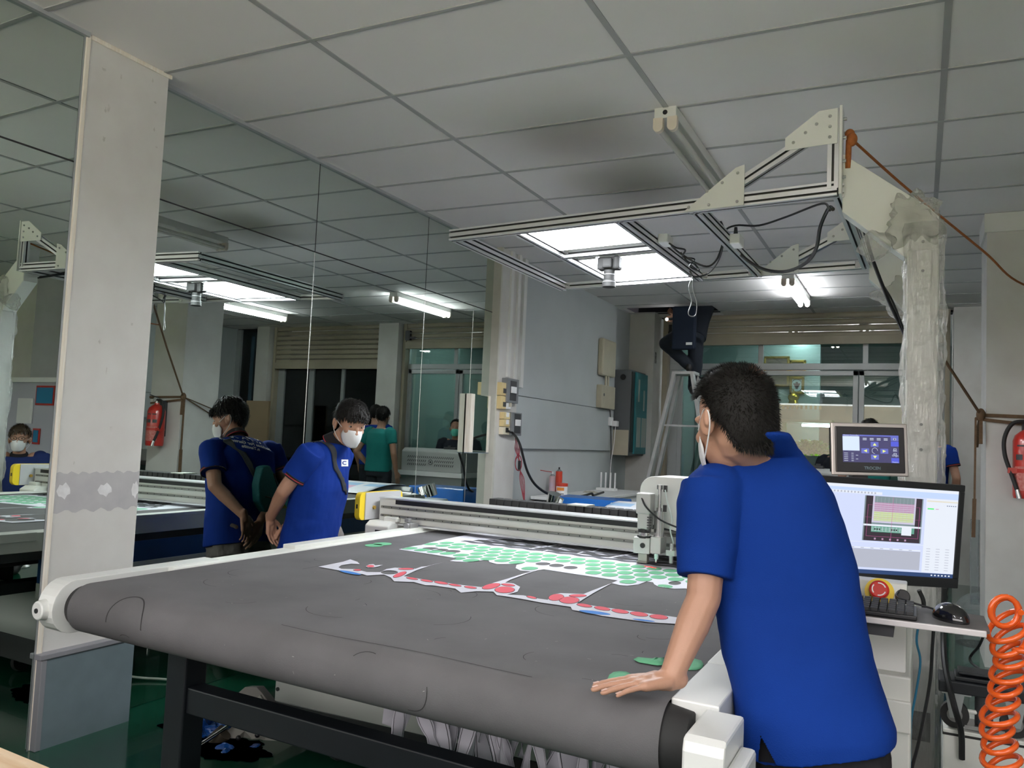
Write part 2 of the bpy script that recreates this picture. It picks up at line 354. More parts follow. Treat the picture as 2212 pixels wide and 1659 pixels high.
st('trim_17', B().b2((XW-.009, 3.8675, 0), (XW+.0012, 3.8725, 2.41)).b2((XW-.009, 5.1175, 0), (XW+.0012, 5.1225, 2.41)).b2((XW-.009, 5.8575, 0), (XW+.0012, 5.8625, 2.41)), steel)
st('trim_18', B().b2((XW-.009, 3.868, 2.41), (XW+.0012, 3.872, CEIL)).b2((XW-.009, 5.118, 2.41), (XW+.0012, 5.122, CEIL)), rubber)
# far wall: two shutters, glass office front, dark windows, pillars
YG, YS, YP = 10.3, 10.2, 10.08
st('wall_pillar_corner', B().b2((-3.31, 9.95, 0), (-2.98, 10.4, 3.0)), pil_m)
st('wall_pillar_right', B().b2((0.395, 6.24, 0), (0.86, 6.74, CEIL)), pil_m)
st('trim_12', B().b2((0.38, 6.225, CEIL-.13), (0.87, 6.76, CEIL)), white)
st('wall_pillar_back', B().b2((0.33, YP, 0), (0.68, 10.6, CEIL)), pil_m)
st('wall_pillar_back_right', B().b2((2.82, YP, 0), (3.08, 10.6, CEIL)), pil_m)
st('wall_right', B().b2((3.7, -1.2, 0), (3.9, 10.6, 3.0)), grey_w)
st('wall_right_boarding', B().b2((3.64, 5.9, 1.79), (3.71, 9.6, CEIL)).b2((3.64, 5.9, 1.42), (3.71, 9.6, 1.785)), grey_w, bevel=.003)
st('wall_pillar_side', B().b2((2.86, 5.62, 0), (3.38, 6.2, CEIL)), pil_m)
st('wall_back_upper', B().b2((-3.3, 10.28, 2.96), (4, 10.5, 3.3)), darkvoid)
def shutter(name, x0, x1, z0):
    b_ = B(); n = int((CEIL-z0-.1)/.075)
    for i in range(n+1):
        z = CEIL-.075*i
        pr_ = [(-.03, 0), (.0, 0), (.012, -.02), (.012, -.05), (0, -.066), (-.03, -.066)]
        b_.add([(x, YS-b2_, z+c2) for x in (x0, x1) for b2_, c2 in pr_], [(i_, (i_+1) % 6, 6+(i_+1) % 6, 6+i_) for i_ in range(6)]+[tuple(range(5, -1, -1)), tuple(range(6, 12))])
    t_ = b_.obj(name, tan, smooth=False); S(t_)
    S(B().b2((x0, YS-.03, z0), (x1, YS+.02, z0+.10)).b2((x0-.07, YS-.03, 0), (x0, YS+.08, CEIL)).b2((x1, YS-.03, 0), (x1+.05, YS+.08, CEIL)).obj('trim_13', tan, bevel=.004))
shutter('door_1', -2.86, 0.25, 2.60)
shutter('door_2', 0.70, 2.75, 2.30)
dw = B().b2((0.72, YG, 0), (2.74, YG+.02, 2.4)); st('window_2', dw, glass_d)
st('window_2_frame', B().b2((1.42, YG-.03, 0), (1.48, YG+.03, 2.4)).b2((2.02, YG-.03, 0), (2.12, YG+.03, 2.4)).b2((2.62, YG-.03, 0), (2.76, YG+.03, 2.4)), alu_p)
st('window_3', B().b2((3.1, YG, 0), (3.7, YG+.02, 2.96)), glass_d)
st('window_3_frame', B().b2((3.08, YG-.03, 0), (3.13, YG+.03, 2.96)).b2((3.6, YG-.04, 0), (3.7, YG+.03, 2.96)), alu_p)
st('wall_night', B().b2((0.6, 11.2, 0), (4.2, 11.3, 3.0)), darkvoid)
# office glass front (z of transom from the photograph)
fr = B(); ya, yb = YG-.03, YG+.04
def vbar(x, w_2, z0, z1): fr.b2((x-w_2/2, ya, z0), (x+w_2/2, yb, z1))
def hbar(z, h, x0=-2.86, x1=.3): fr.b2((x0, ya-.005, z-h/2), (x1, yb+.005, z+h/2))
vbar(-2.80, .12, 0, 2.75); vbar(.27, .06, 0, 2.75); hbar(2.66, .06); hbar(2.345, .075); hbar(.05, .1)
vbar(-1.735, .06, 2.3, 2.7); vbar(-.56, .06, 2.3, 2.7)
st('window_1_frame', fr, alu_p, bevel=.004)
st('window_1', B().b2((-2.86, YG, 2.36), (.3, YG+.008, 2.66)), glass_t)
def door(nm, x0, x1, mid=None):
    b_ = B(); z1 = 2.295
    b_.b2((x0, ya, .1), (x0+.055, yb, z1)).b2((x1-.055, ya, .1), (x1, yb, z1)).b2((x0, ya, z1-.055), (x1, yb, z1)).b2((x0, ya, .1), (x1, yb, .2))
    if mid: b_.b2((mid-.035, ya, .1), (mid+.035, yb, z1))
    o = st(nm, b_, alu_p, bevel=.003)
    gl = B().b2((x0+.05, YG, .2), (x1-.05, YG+.008, z1-.05)).obj('pane', glass_t, o)
door('door_3', -2.74, -.635, -1.745); door('door_4', -.625, .24)
# room behind the glass
st('wall_office_back', B().b2((-3.4, 13.6, 0), (.9, 13.8, 3.0)), mat('office_wall', (0.30, 0.34, 0.33), 0.8))
st('wall_office_left', B().b2((-3.5, 10.4, 0), (-3.0, 13.7, 3.0)), tealroom)
st('wall_office_side', B().b2((.45, 10.62, 0), (.55, 13.7, 3.0)), tealroom)
st('wall_office_partition', B().b2((-2.98, 12.2, 0), (-1.25, 12.3, 2.97)), tealroom)
def lamp(x, y0, y1, lit, lab, grp='twin tube ceiling lights', energy=0):
    z = CEIL; t_ = E('fluorescent_light', (x, (y0+y1)/2, z), lab, 'light', None)
    B().b2((x-.055, y0, z-.055), (x+.055, y1, z)).obj('housing', ivory, t_, bevel=.004)
    for s_ in (-1, 1):
        B().cyl((x+s_*.035, y0+.03, z-.095), (x+s_*.035, y1-.03, z-.095), .0155, n=14).obj('tube', tubeon if lit else tubeoff, t_, smooth=True)
        for y in (y0+.015, y1-.015):
            B().b2((x+s_*.035-.024, y-.015, z-.098), (x+s_*.035+.024, y+.015, z-.05)).cyl((x+s_*.035, y-.015, z-.096), (x+s_*.035, y+.015, z-.096), .024).obj('lamp_holder', mat('lampholder', (0.72, 0.65, 0.55), 0.5), t_, smooth=True)
    if not lit: B().cyl((x, y0-.002, z-.028), (x, y0+.001, z-.028), .012).obj('knockout_hole', black, t_)
    return t_
lamp(-1.12, 3.80, 5.22, False, 'unlit twin tube ceiling light with yellowed end caps above the aluminium frame')
lamp(-1.10, 7.85, 9.08, True, 'glowing twin tube ceiling light behind the overhead camera frame')
lamp(1.55, 7.75, 9.0, True, 'glowing twin tube ceiling light seen only in the mirror behind the extinguisher pillar')
lamp(-1.10, -.45, .80, True, 'added twin tube fill light above and behind the photographer, outside the view')  # unseen lamp added to lift the belt top and near ceiling
lamp(1.30, -.45, .80, True, 'added twin tube fill light behind the photographer on the right, outside the view')  # second unseen lamp, added as fill for belt and ceiling
lamp(-1.5, 11.3, 12.3, True, 'lit tube light in the office, left one behind the glass', grp=None)
lamp(-.62, 11.0, 12.0, True, 'lit tube light in the office, right one behind the glass', grp=None)
# ---------------------------------------------------------------- the conveyor cutting machine
belt_m = mat('felt_belt', (0.145, 0.141, 0.145), 0.9, col2=(0.105, 0.102, 0.105), scale=3.0, bump=0.12, bscale=350)
BX0, BX1 = -2.50, -0.475; ZB = 0.785; YR = 1.85; RR = 0.08
t = E('cutting_machine', (-1.45, 4.0, 0), 'long white conveyor cutting table with a dark grey felt belt and steel gantry', 'machine')
MC = t
pr_ = []
pts = [(6.1, ZB)]+[(YR+(6.1-YR)*(1-k/20), ZB) for k in range(1, 20)]
for k in range(17): a = math.pi/2+math.pi*k/16; pts.append((YR+RR*math.cos(a), ZB-RR+RR*math.sin(a)))
pts.append((3.2, ZB-2*RR)); pts.append((6.1, ZB-2*RR))
b = B(); NX = 10; vs = []
for i in range(NX+1):
    x = BX0+(BX1-BX0)*i/NX
    vs += [(x, y, z) for y, z in pts]
n = len(pts); fs = [(i*n+j, i*n+j+1, (i+1)*n+j+1, (i+1)*n+j) for i in range(NX) for j in range(n-1)]
b.add(vs, fs); belt = b.obj('conveyor_belt', belt_m, MC, smooth=True, fix=True)
# marks drawn on the belt by the cutter: pen lines and lint
pen = mat('pen_line', (0.035, 0.034, 0.034), 0.9); lint = mat('lint', (0.35, 0.34, 0.32), 0.9)
def beltpt(x, s_):   # s_ runs from the roller crown forward (negative = over the roller front)
    if s_ >= 0: return V((x, YR+s_, ZB+.0006))
    a = math.pi/2-s_/RR; return V((x, YR+(RR+.0006)*math.cos(a), ZB-RR+(RR+.0006)*math.sin(a)))
b = B()
def line(pts_, w_=.002, m=0):
    for (xa, sa), (xb, sb) in zip(pts_[:-1], pts_[1:]):
        p, q = beltpt(xa, sa), beltpt(xb, sb); d = (q-p).normalized(); up = V((0, 0, 1)) if (sa+sb) >= 0 else (V((0, (p.y+q.y)/2-YR, (p.z+q.z)/2-(ZB-RR)))).normalized()
        sd = up.cross(d)*w_/2; b.add([p-sd, q-sd, q+sd, p+sd], [(0, 1, 2, 3)], m)
line([(-2.30, -.20)]+[(-2.21-.085*math.cos(math.pi*k/24), -.13+.10*math.sin(math.pi*k/24)) for k in range(25)]+[(-2.115, -.19), (-2.10, -.24)], .0045)
line([(-2.17+.0*k, .70+k*.09) for k in range(5)], .003); line([(-1.85, .8), (-1.78, 1.05)], .0025)
line([(-1.6+.1*k, -.02-.004*math.sin(k)) for k in range(9)], .002)
for k in range(34):
    x0, s0 = random.uniform(-2.3, -.6), random.uniform(-.2, 1.0); a0 = random.uniform(0, 6.28); R_ = random.uniform(.03, .12)
    line([(x0+R_*math.cos(a0+q*.18), s0+R_*math.sin(a0+q*.18)) for q in range(random.randint(3, 12))], .0022)
for k in range(80):
    x0, s0 = random.uniform(-2.4, -.55), random.uniform(-.15, 1.6); a0 = random.uniform(0, 6.28); L_ = random.uniform(.002, .011)
    line([(x0, s0), (x0+L_*math.cos(a0), s0+L_*math.sin(a0))], .0013, 1)
o = b.obj('belt_marks', [pen, lint], MC, fix=False); o['kind'] = 'stuff'
for xe, s_ in ((BX0, -1), (BX1, 1)):
    B().cyl((xe-s_*.01, YR, ZB-RR), (xe+s_*.055, YR, ZB-RR), RR-.006, RR-.016, n=40).cyl((xe, YR, ZB-RR), (xe+s_*.09, YR, ZB-RR), .03).obj('roller', rubber, MC, smooth=True, bevel=.004)
# side rails: rounded hooks at the front end, long bars going back
def hook(x0, x1, name):
    out = []; zt = ZB+.010; yc = YR-.028; zc = ZB-.083; ro = .083; ri = .036
    out += [(2.45, zt), (yc, zt)]
    for k in range(1, 13): a = math.pi/2+math.pi*k/12; out.append((yc+ro*math.cos(a), zc+((zt-zc) if a < math.pi else ro)*math.sin(a)))
    out += [(YR+.02, zc-ro), (YR+.02, zc-ri)]
    for k in range(9): a = -math.pi/2-math.pi*k/8; out.append((yc+.02+ri*math.cos(a), zc+ri*math.sin(a)))
    out += [(2.0, zc+ri), (2.1, ZB-.03), (2.45, ZB-.03)]
    return B().prism([V((x0, y, z)) for y, z in out], (x1-x0, 0, 0)).obj(name, ivory, MC, smooth=False, bevel=.006)
hook(-2.62, -2.535, 'rail_end')
B().cyl((-2.585, 1.718, ZB-.083), (-2.585, 1.75, ZB-.083), .030, .036, n=24).obj('end_boss', ivory, MC, smooth=True, bevel=.004)
B().cyl((-2.585, 1.714, ZB-.083), (-2.585, 1.72, ZB-.083), .008, n=14).obj('screw', black, MC)
for xa, xb in ((-2.60, -2.50), (-0.475, -0.36)):
    B().b2((xa, 2.2, ZB-.085), (xb, 6.3, ZB+.006)).obj('side_rail', mwhite, MC, bevel=.004)
B().b2((-2.605, 2.9, ZB+.0), (-2.53, 6.2, ZB+.022)).obj('rail_cover', mwhite, MC, bevel=.003)
B().b2((-.475, 1.86, ZB-.085), (-.37, 2.3, ZB+.004)).obj('rail_step', ivory, MC, bevel=.004)
ebx0, ebx1 = -.392, -.312
B().prism([V((ebx0, y, z)) for y, z in ((1.83, .79), (1.66, .79), (1.642, .782), (1.635, .765), (1.635, .62), (1.66, .585), (1.83, .585))], (ebx1-ebx0, 0, 0)).obj('end_block', ivory, MC, bevel=.006)
B().b2((ebx1, 1.645, .58), (ebx1+.032, 1.79, .745)).obj('end_cap', ivory, MC, bevel=.008)
B().cyl((ebx1+.032, 1.70, .70), (ebx1+.037, 1.70, .70), .006).obj('screw', steel, MC)
# machine flanks
for xs in (-2.585, -.40):
    B().b2((xs-.012, 2.3, .66), (xs+.012, 6.3, .70)).obj('cable_gap', black, MC)
    B().b2((xs-.016, 2.5, .545), (xs+.016, 6.3, .66)).obj('side_panel', mblue, MC)
    B().b2((xs-.022, 2.5, .47), (xs+.022, 6.3, .545)).obj('lower_rail', mwhite, MC, bevel=.003)
# legs and cross members of the front frame
def leg(x, y): 
    o = B().b2((x-.05, y-.05, .085), (x+.05, y+.05, .62)).obj('leg', black_m, MC, bevel=.006)
    B().cyl((x, y, .02), (x, y, .09), .012).cyl((x, y, 0), (x, y, .03), .045, .02).obj('levelling_foot', steel, o, smooth=True)
for x in (-2.36, -.56):
    for y in (2.17, 3.6, 5.9): leg(x, y)
B().beam((-2.31, 2.17, .36), (-.61, 2.17, .36), .075, .09).obj('cross_member', black_m, MC, bevel=.005)
for x in (-2.36, -.56): B().beam((x, 2.2, .50), (x, 5.9, .50), .07, .06).obj('side_member', black_m, MC, bevel=.005)
# gantry
_before = set(bpy.data.objects)
y0 = 4.08; zt, zb = .957, .825
for z_a, z_b, yo, nm, m_ in ((.948, .957, 0, 'gantry_top_strip', alu), (.815, .948, .012, 'gantry_beam', mwhite)):
    B().b2((-2.86, y0+yo, z_a), (-.22, y0+.14, z_b)).obj(nm, m_, MC, bevel=.002)
B().b2((-2.74, y0+.006, .922), (-.30, y0+.03, .9485)).obj('belt_slot', black, MC)
for zc in (.902, .853):
    rl = B().b2((-2.84, y0-.004, zc-.0065), (-.26, y0+.013, zc+.0065)).obj('linear_rail', mat('rail_steel', (.24, .24, .22), .4, .4),  MC, bevel=.002)
    hb = B()
    for k in range(42): hb.cyl((-2.82+k*.0605, y0-.0055, zc), (-2.82+k*.0605, y0, zc), .0035, n=8)
    q = hb.obj('rail_screws', black, rl); q['kind'] = 'stuff'
B().b2((-2.86, y0+.0, .803), (-.22, y0+.06, .812)).b2((-2.86, y0+.02, .810), (-.22, y0+.05, .826)).obj('lower_strip', alu, MC)
def capplate(x, s_):
    zc = (.985+.825)/2; zh = .08; ya_, yb_ = 3.93, 4.37
    def rr_(y0_, y1_, z0_, z1_, r, xx):
        pts_ = []
        for (cy, cz, a0) in ((y1_-r, z1_-r, 0), (y0_+r, z1_-r, 90), (y0_+r, z0_+r, 180), (y1_-r, z0_+r, 270)):
            for k in range(6): a = math.radians(a0+18*k); pts_.append(V((xx, cy+r*math.cos(a), cz+r*math.sin(a))))
        return pts_
    o = B().prism(rr_(ya_, yb_, zc-zh, zc+zh, .035, x-.018), (.036, 0, 0)).obj('gantry_end_cover', yellow, MC, bevel=.008)
    B().prism(rr_(ya_+.05, yb_-.03, zc-zh+.002, zc+zh-.002, .004, x-s_*.014), (s_*.038, 0, 0)).obj('grey_plate', mat('light_grey_plate', (.50, .50, .51), .4), o)
    B().b2((x-.006, ya_-.002, zc-.012), (x+.004, ya_+.004, zc+.012)).obj('slot', black, o)
    B().cyl((x+s_*.02, 4.06, zc-.01), (x+s_*.035, 4.06, zc-.01), .012, n=6).obj('brass_fitting', mat('brass', (.7, .45, .1), .35, .8), o)
capplate(-2.905, 1); capplate(-.205, -1)
for x, s_ in ((-2.78, 1), (-.30, -1)):
    B().prism([V((x-.10, y, z)) for y, z in ((3.98, .70), (3.98, .80), (4.02, .825), (4.30, .825), (4.32, .80), (4.32, .70))], (.17, 0, 0)).b2((x-.02, 4.05, .82), (x+.08, 4.25, .85)).obj('gantry_carriage', mwhite, MC, bevel=.008)
    B().b2((x-.02, 3.976, .765), (x+.03, 3.981, .778)).obj('slot', black, MC)
B().b2((-2.60, 3.98, .795), (-2.55, 4.06, .835)).b2((-2.59, 3.97, .84), (-2.56, 4.0, .86)).cyl((-2.575, 3.965, .82), (-2.575, 3.99, .82), .018).obj('limit_switch', mat('cast_grey', (.33, .33, .33), .5, .5), MC, smooth=True, bevel=.003)
# cutting head
_gan = set(bpy.data.objects)-_before
b = B(); pts_ = []
hz0, hz1, hx0_, hx1_ = .93, 1.185, -1.225, -.80
for (cx, cz, r, a0) in ((hx1_-.05, hz1-.05, .05, 0), (hx0_+.07, hz1-.07, .07, 90)):
    for k in range(7): a = math.radians(a0+15*k); pts_.append(V((cx+r*math.cos(a), 3.94, cz+r*math.sin(a))))
pts_ += [V((hx0_, 3.94, .97)), V((hx0_+.20, 3.94, .935)), V((hx1_, 3.94, .92))]
b.prism(pts_, (0, .26, 0)); b.obj('head_cover', ivory, MC, bevel=.012)
B().b2((-1.02, 3.90, .795), (-.86, 4.08, .935)).obj('head_plate', mat('satin_plate', (.60, .60, .60), .35, .5), MC, bevel=.003)
hs = B()
for i in range(3):
    for j in range(7): hs.cyl((-.985+.05*i, 3.896, .81+.018*j), (-.985+.05*i, 3.90, .81+.018*j), .0032, n=8)
q = hs.obj('plate_screws', black, MC); q['kind'] = 'stuff'
hx = -1.165; hy = 3.84
B().b2((hx-.035, hy-.035, 1.015), (hx+.035, hy+.04, 1.11)).b2((hx-.028, hy-.03, .945), (hx+.03, hy+.04, 1.02)).obj('motor', mat('motor_grey', (.50, .50, .49), .45, .2), MC, bevel=.006)
fn = B()
for i in range(6): fn.b2((hx+.022, hy-.038, 1.0-.012*i), (hx+.038, hy-.02, 1.005-.012*i))
fn.obj('cooling_fins', dark, MC)
B().cyl((hx, hy, .93), (hx, hy, .948), .03).cyl((hx, hy, .905), (hx, hy, .915), .034).obj('collar_ring', black, MC, smooth=True)
B().cyl((hx, hy, .912), (hx, hy, .932), .027).obj('bearing', chrome, MC, smooth=True)
B().b2((hx-.043, hy-.03, .835), (hx+.035, hy+.08, .908)).b2((hx+.035, hy-.02, .84), (hx+.085, hy+.08, .915)).obj('knife_block', mat('satin_alu', (.62, .62, .61), .35, .4), MC, bevel=.003)
B().cyl((hx+.003, hy-.034, .873), (hx+.003, hy-.028, .873), .012).obj('knob', black, MC, smooth=True)
B().b2((hx-.022, hy-.02, .798), (hx+.022, hy+.02, .84)).b2((hx-.03, hy-.024, .792), (hx+.022, hy+.02, .80)).obj('knife_foot', mat('tool_grey', (.40, .40, .36), .4, .5), MC, bevel=.004)
B().cyl((hx+.06, hy+.03, .91), (hx+.06, hy+.03, 1.03), .024).cyl((hx+.06, hy+.03, 1.03), (hx+.06, hy+.03, 1.13), .009).cyl((hx+.06, hy+.03, 1.13), (hx+.06, hy+.03, 1.15), .015).cyl((hx+.06, hy+.03, 1.03), (hx+.06, hy+.03, 1.045), .014).obj('pneumatic_cylinder', steel, MC, smooth=True)
B().cyl((hx+.06, hy, .84), (hx+.06, hy, .815), .012).cyl((hx+.06, hy, .815), (hx+.06, hy, .80), .006).obj('pen_holder', chrome, MC, smooth=True)
B().cyl((hx+.125, hy+.02, .80), (hx+.125, hy+.02, .89), .010).b2((hx+.105, hy, .835), (hx+.145, hy+.04, .86)).obj('second_tool', steel, MC, smooth=True)
B().b2((hx+.082, hy+.01, 1.12), (hx+.097, hy+.025, 1.15)).obj('air_fitting', black, MC)
B().b2((hx+.082, hy+.01, 1.03), (hx+.097, hy+.025, 1.06)).obj('air_fitting', black, MC)
B().tube(smoothpath([(hx-.01, hy-.03, 1.09), (hx+.02, hy-.05, 1.05), (hx+.08, hy-.04, 1.0), (hx+.16, hy-.03, .97), (hx+.24, hy-.02, .955), (hx+.32, hy+.05, .95)]), .004).obj('motor_cable', black, MC, smooth=True)
B().tube(smoothpath([(hx+.09, hy+.01, 1.13), (hx+.11, hy, 1.06), (hx+.13, hy, 1.0), (hx+.12, hy+.01, .95), (hx+.135, hy+.02, .89)]), .0035).obj('air_hose', mat('pale_hose', (.6, .68, .66), .3), MC, smooth=True)
_head = set(bpy.data.objects)-_before-_gan
def shift(objs, d):
    for o_ in objs:
        if o_.type == 'MESH': o_.data.transform(Matrix.Translation(V(d)))
shift(_gan, (0, -.10, 0)); shift(_head, (.035, -.10, 0))
B().b2((-1.10, 3.655, ZB+.0035), (-1.06, 3.662, ZB+.004)).b2((-1.065, 3.64, ZB+.0035), (-1.04, 3.648, ZB+.004)).obj('laser_light', mat('laser_red', (.5, .02, .02), .5, emis=(1, .05, .05), es=1.0), MC)  # red laser light on the cloth, drawn as glowing strips
# energy chain behind the gantry
ch = B()
for k in range(34): ch.b2((-2.30+.052*k, 4.35, .92), (-2.255+.052*k, 4.46, .972))
ch.b2((-2.28, 4.36, .93), (-.6, 4.45, .965)); ch.obj('cable_chain', rubber, MC, bevel=.003)
B().b2((-2.7, 4.32, .86), (-.35, 4.5, .92)).obj('chain_tray', mat('tray_grey', (.25, .26, .24), .5, .3), MC)
B().b2((-1.78, 4.34, .972), (-1.66, 4.47, .979)).obj('label_plate', mat('stained_label', (.45, .47, .42), .6, var=.35, scale=30), MC)
B().b2((-2.7, 6.3, .55), (-.3, 6.55, .76)).obj('feed_box', mwhite, MC, bevel=.02)
# the whole machine stands a touch out of square with the room
def skew(o_):
    if o_.type == 'MESH':
        for q in o_.data.vertices: q.co.y += -.06*(q.co.x+1.5)
    for ch_2 in o_.children: skew(ch_2)
bpy.context.view_layer.update(); skew(MC)
# vacuum hopper under the belt, white front with black base, caster
t = E('suction_box', (-1.5, 3.0, 0), 'low white steel box on a black caster base under the belt', 'machine box')
B().b2((-2.40, 2.74, .20), (-.55, 2.76, .46)).obj('front_panel', mwhite, t, bevel=.002)
B().b2((-2.40, 2.745, .07), (-.55, 3.5, .20)).obj('base', black, t, bevel=.004)
B().cyl((-2.385, 2.735, .25), (-2.385, 2.741, .25), .008).obj('screw', black, t)
for x in (-2.1, -.8):
    B().cyl((x-.015, 2.8, .05), (x+.015, 2.8, .045), .045, n=24).obj('caster_wheel', rubber, t, smooth=True)
    B().b2((x-.025, 2.78, .05), (x-.017, 2.83, .14)).b2((x+.017, 2.78, .05), (x+.025, 2.83, .14)).obj('caster_fork', dark, t)
B().b2((-2.26, 2.77, .06), (-2.235, 2.8, .14)).obj('foot_post', black, t)
# offcuts hanging from the belt end: printed netting
lilac = mat('offcut_fabric', (0.66, 0.63, 0.70), 0.8, var=.08, scale=12); inkl = mat('printed_outline', (0.03, 0.03, 0.035), 0.8)
yh = 2.42
def hang(x0, w_, ztop, zbot, ph, wav, yoff, nm='fabric_offcut', tw=.3, lean=0):
    b_ = B(); n_ = 16; L_, R_ = [], []
    for k in range(n_+1):
        t_ = k/n_; z = ztop+(zbot-ztop)*t_
        cx = x0+lean*t_+wav*math.sin(ph+t_*4.2); hw = w_/2*(.35+.65*abs(math.cos(ph*1.7+t_*3.4)))
        a = tw*math.sin(ph+t_*5); L_.append(V((cx-hw*math.cos(a), yh+yoff-hw*math.sin(a), z))); R_.append(V((cx+hw*math.cos(a), yh+yoff+hw*math.sin(a), z)))
    vs_ = []
    for a_, c_ in zip(L_, R_):
        d_ = c_-a_; vs_ += [a_, a_+d_*.10, a_+d_*.14, a_+d_*.86, a_+d_*.90, c_]
    fs_ = []; ms_ = []
    for k in range(n_):
        for j in range(5): b_.f.append((k*6+j, k*6+j+1, k*6+7+j, k*6+6+j)); b_.m.append(1 if j in (1, 3) else 0)
    b_.v = vs_; return b_.obj(nm, [lilac, inkl], None, smooth=True, fix=False, solid=.0012)
random.seed(3)
o = B().flat([(-1.62, yh, .585), (-1.53, yh, .585), (-1.50, yh+.01, .46), (-1.55, yh, .33), (-1.64, yh, .34)]).obj('fabric_offcut', lilac, solid=.001)
T(o, 'plain wide offcut strip hanging at the left end of the heap under the belt', 'fabric')
for k in range(38):
    x = -1.50+k*.0235+random.uniform(-.015, .015)
    o = hang(x, random.uniform(.035, .085), .585+random.uniform(-.01, .01), random.uniform(.18, .34), random.uniform(0, 6), random.uniform(.005, .03), random.uniform(-.06, .09), tw=random.uniform(.3, 1.6), lean=random.uniform(-.09, .09))
    T(o, 'tangled white offcut with black printed outlines hanging under the belt, '+('left part of the heap' if k < 13 else 'middle of the heap' if k < 26 else 'right part of the heap'), 'fabric', 'printed offcuts hanging under the belt')
o = B().flat([(-.99, yh-.06, .515), (-.955, yh-.06, .52), (-.95, yh-.055, .49), (-.97, yh-.06, .475)]).obj('fabric_offcut', mat('red_print', (.6, .12, .12), .8), solid=.001)
T(o, 'small red scrap caught among the hanging white offcuts', 'fabric')
# ---------------------------------------------------------------- printed fabric on the belt
S4 = .40687
def tp(x, y, dz=.0): q = at(650+x*S4, 1100+y*S4, 2, ZB+.002+dz); q.z = ZB+.002+dz; return q
fab = mat('printed_white_fabric', (0.70, 0.70, 0.77), 0.85, var=.04, scale=8)
fgreen = mat('mint_green_print', (0.15, 0.47, 0.26), 0.85); fred = mat('coral_red_print', (0.80, 0.12, 0.16), 0.85)
fblue = mat('blue_print', (0.06, 0.25, 0.70), 0.85); fdark = mat('charcoal_print', (0.03, 0.03, 0.033), 0.85); fgr = mat('grey_print', (0.085, 0.085, 0.10), 0.85)
flime = mat('lime_print', (0.70, 0.80, 0.20), 0.85); fline = mat('black_print_line', (.02, .02, .02), .85)
FM = [fab, fgreen, fred, fblue, fdark, fgr, flime, fline]
def ev(cx, cy, a, b_, dz=0, n=18, rot=0): return [tp(cx+a*math.cos(k*2*math.pi/n)*math.cos(rot)-b_*math.sin(k*2*math.pi/n)*math.sin(rot), cy+a*math.cos(k*2*math.pi/n)*math.sin(rot)+b_*math.sin(k*2*math.pi/n)*math.cos(rot), dz) for k in range(n)]
outA = [(520, 213), (600, 195), (640, 190), (680, 178), (760, 160), (800, 152), (850, 142), (960, 118), (1040, 104), (1170, 85)]
botA = [(2300, 455), (2040, 421), (1980, 422), (1900, 412), (1875, 398), (1870, 388), (1835, 383), (1790, 400), (1730, 406), (1690, 403), (1650, 392), (1682, 378), (1480, 348), (1290, 319), (1220, 330), (1165, 325), (1140, 312), (1145, 295), (1185, 286), (1110, 291), (1040, 291), (1000, 280), (995, 266), (950, 273), (880, 281), (790, 275), (832, 261), (700, 240), (620, 228)]
polyA = [tp(*p) for p in outA]; lastx = polyA[-1]
polyA = polyA[:-1]+[V((-2.12, 5.3, ZB+.002)), V((-.55, 5.3, ZB+.002))]+[tp(*p) for p in botA]
holes = [(688, 209, 43, 7), (740, 217, 44, 7.5), (808, 224, 40, 7.5), (1285, 290, 40, 8), (1357, 299, 40, 8.5), (1432, 310, 38, 8.5), (1985, 392, 34, 10)]
b = B(); b.flat(polyA, 0, [ev(*h) for h in holes])
def inside(p, poly):
    c_ = False; n_ = len(poly); j = n_-1
    for i in range(n_):
        a, q = poly[i], poly[j]
        if (a.y > p.y) != (q.y > p.y) and p.x < (q.x-a.x)*(p.y-a.y)/(q.y-a.y)+a.x: c_ = not c_
        j = i
    return c_
hc = [tp(h[0], h[1]) for h in holes]
pa, pb = tp(820, 170), tp(2040, 320)
b.v = list(b.v)
r0 = tp(830, 262); r1 = tp(1640, 372); rd = (r1-r0)
slope = rd.y/rd.x
for row in range(-3, 7):
    for col in range(-9, 32):
        x = r0.x+col*.0745+(.5*.0745 if row % 2 else 0)-.004*row; y = r0.y+(x-r0.x)*slope+row*.103
        p = V((x, y, ZB+.002))
        lim = pa.y+(x-pa.x)*(pb.y-pa.y)/(pb.x-pa.x)
        if y > lim-.05 or x > -.56: continue
        pts_ = [V((x+.0305*math.copysign(abs(math.cos(a*.349))**.8, math.cos(a*.349)), y+.047*math.copysign(abs(math.sin(a*.349))**.8, math.sin(a*.349)), p.z+.0006)) for a in range(18)]
        ok = [inside(q, polyA) for q in pts_]
        if not inside(p, polyA): continue
        if any(abs(h_.x-x) < .055 and abs(h_.y-y) < .062 for h_ in hc): continue
        if sum(ok) < 16:
            pts_ = [q if k_ else (p+(q-p)*next((f_ for f_ in (.8, .6, .4, .2, 0) if inside(p+(q-p)*f_, polyA)), 0)) for q, k_ in zip(pts_, ok)]
        b.flat([q+V((.0022, -.004, -.0003)) for q in pts_], 7 if all(ok) else 1)
        b.flat(pts_, 1)
def band(y_a, h, m, x0=None, x1=-.56, wv=.012, dz=.0009):
    n_ = 34; xs = []
    for k in range(n_+1):
        x = x0+(x1-x0)*k/n_; xs.append((x, y_a+(x-pa.x)*(pb.y-pa.y)/(pb.x-pa.x)+wv*math.sin(k*.8)))
    b.flat([V((x, y, ZB+.002+dz)) for x, y in xs]+[V((x, y+h, ZB+.002+dz)) for x, y in reversed(xs)], m)
yb0 = pa.y
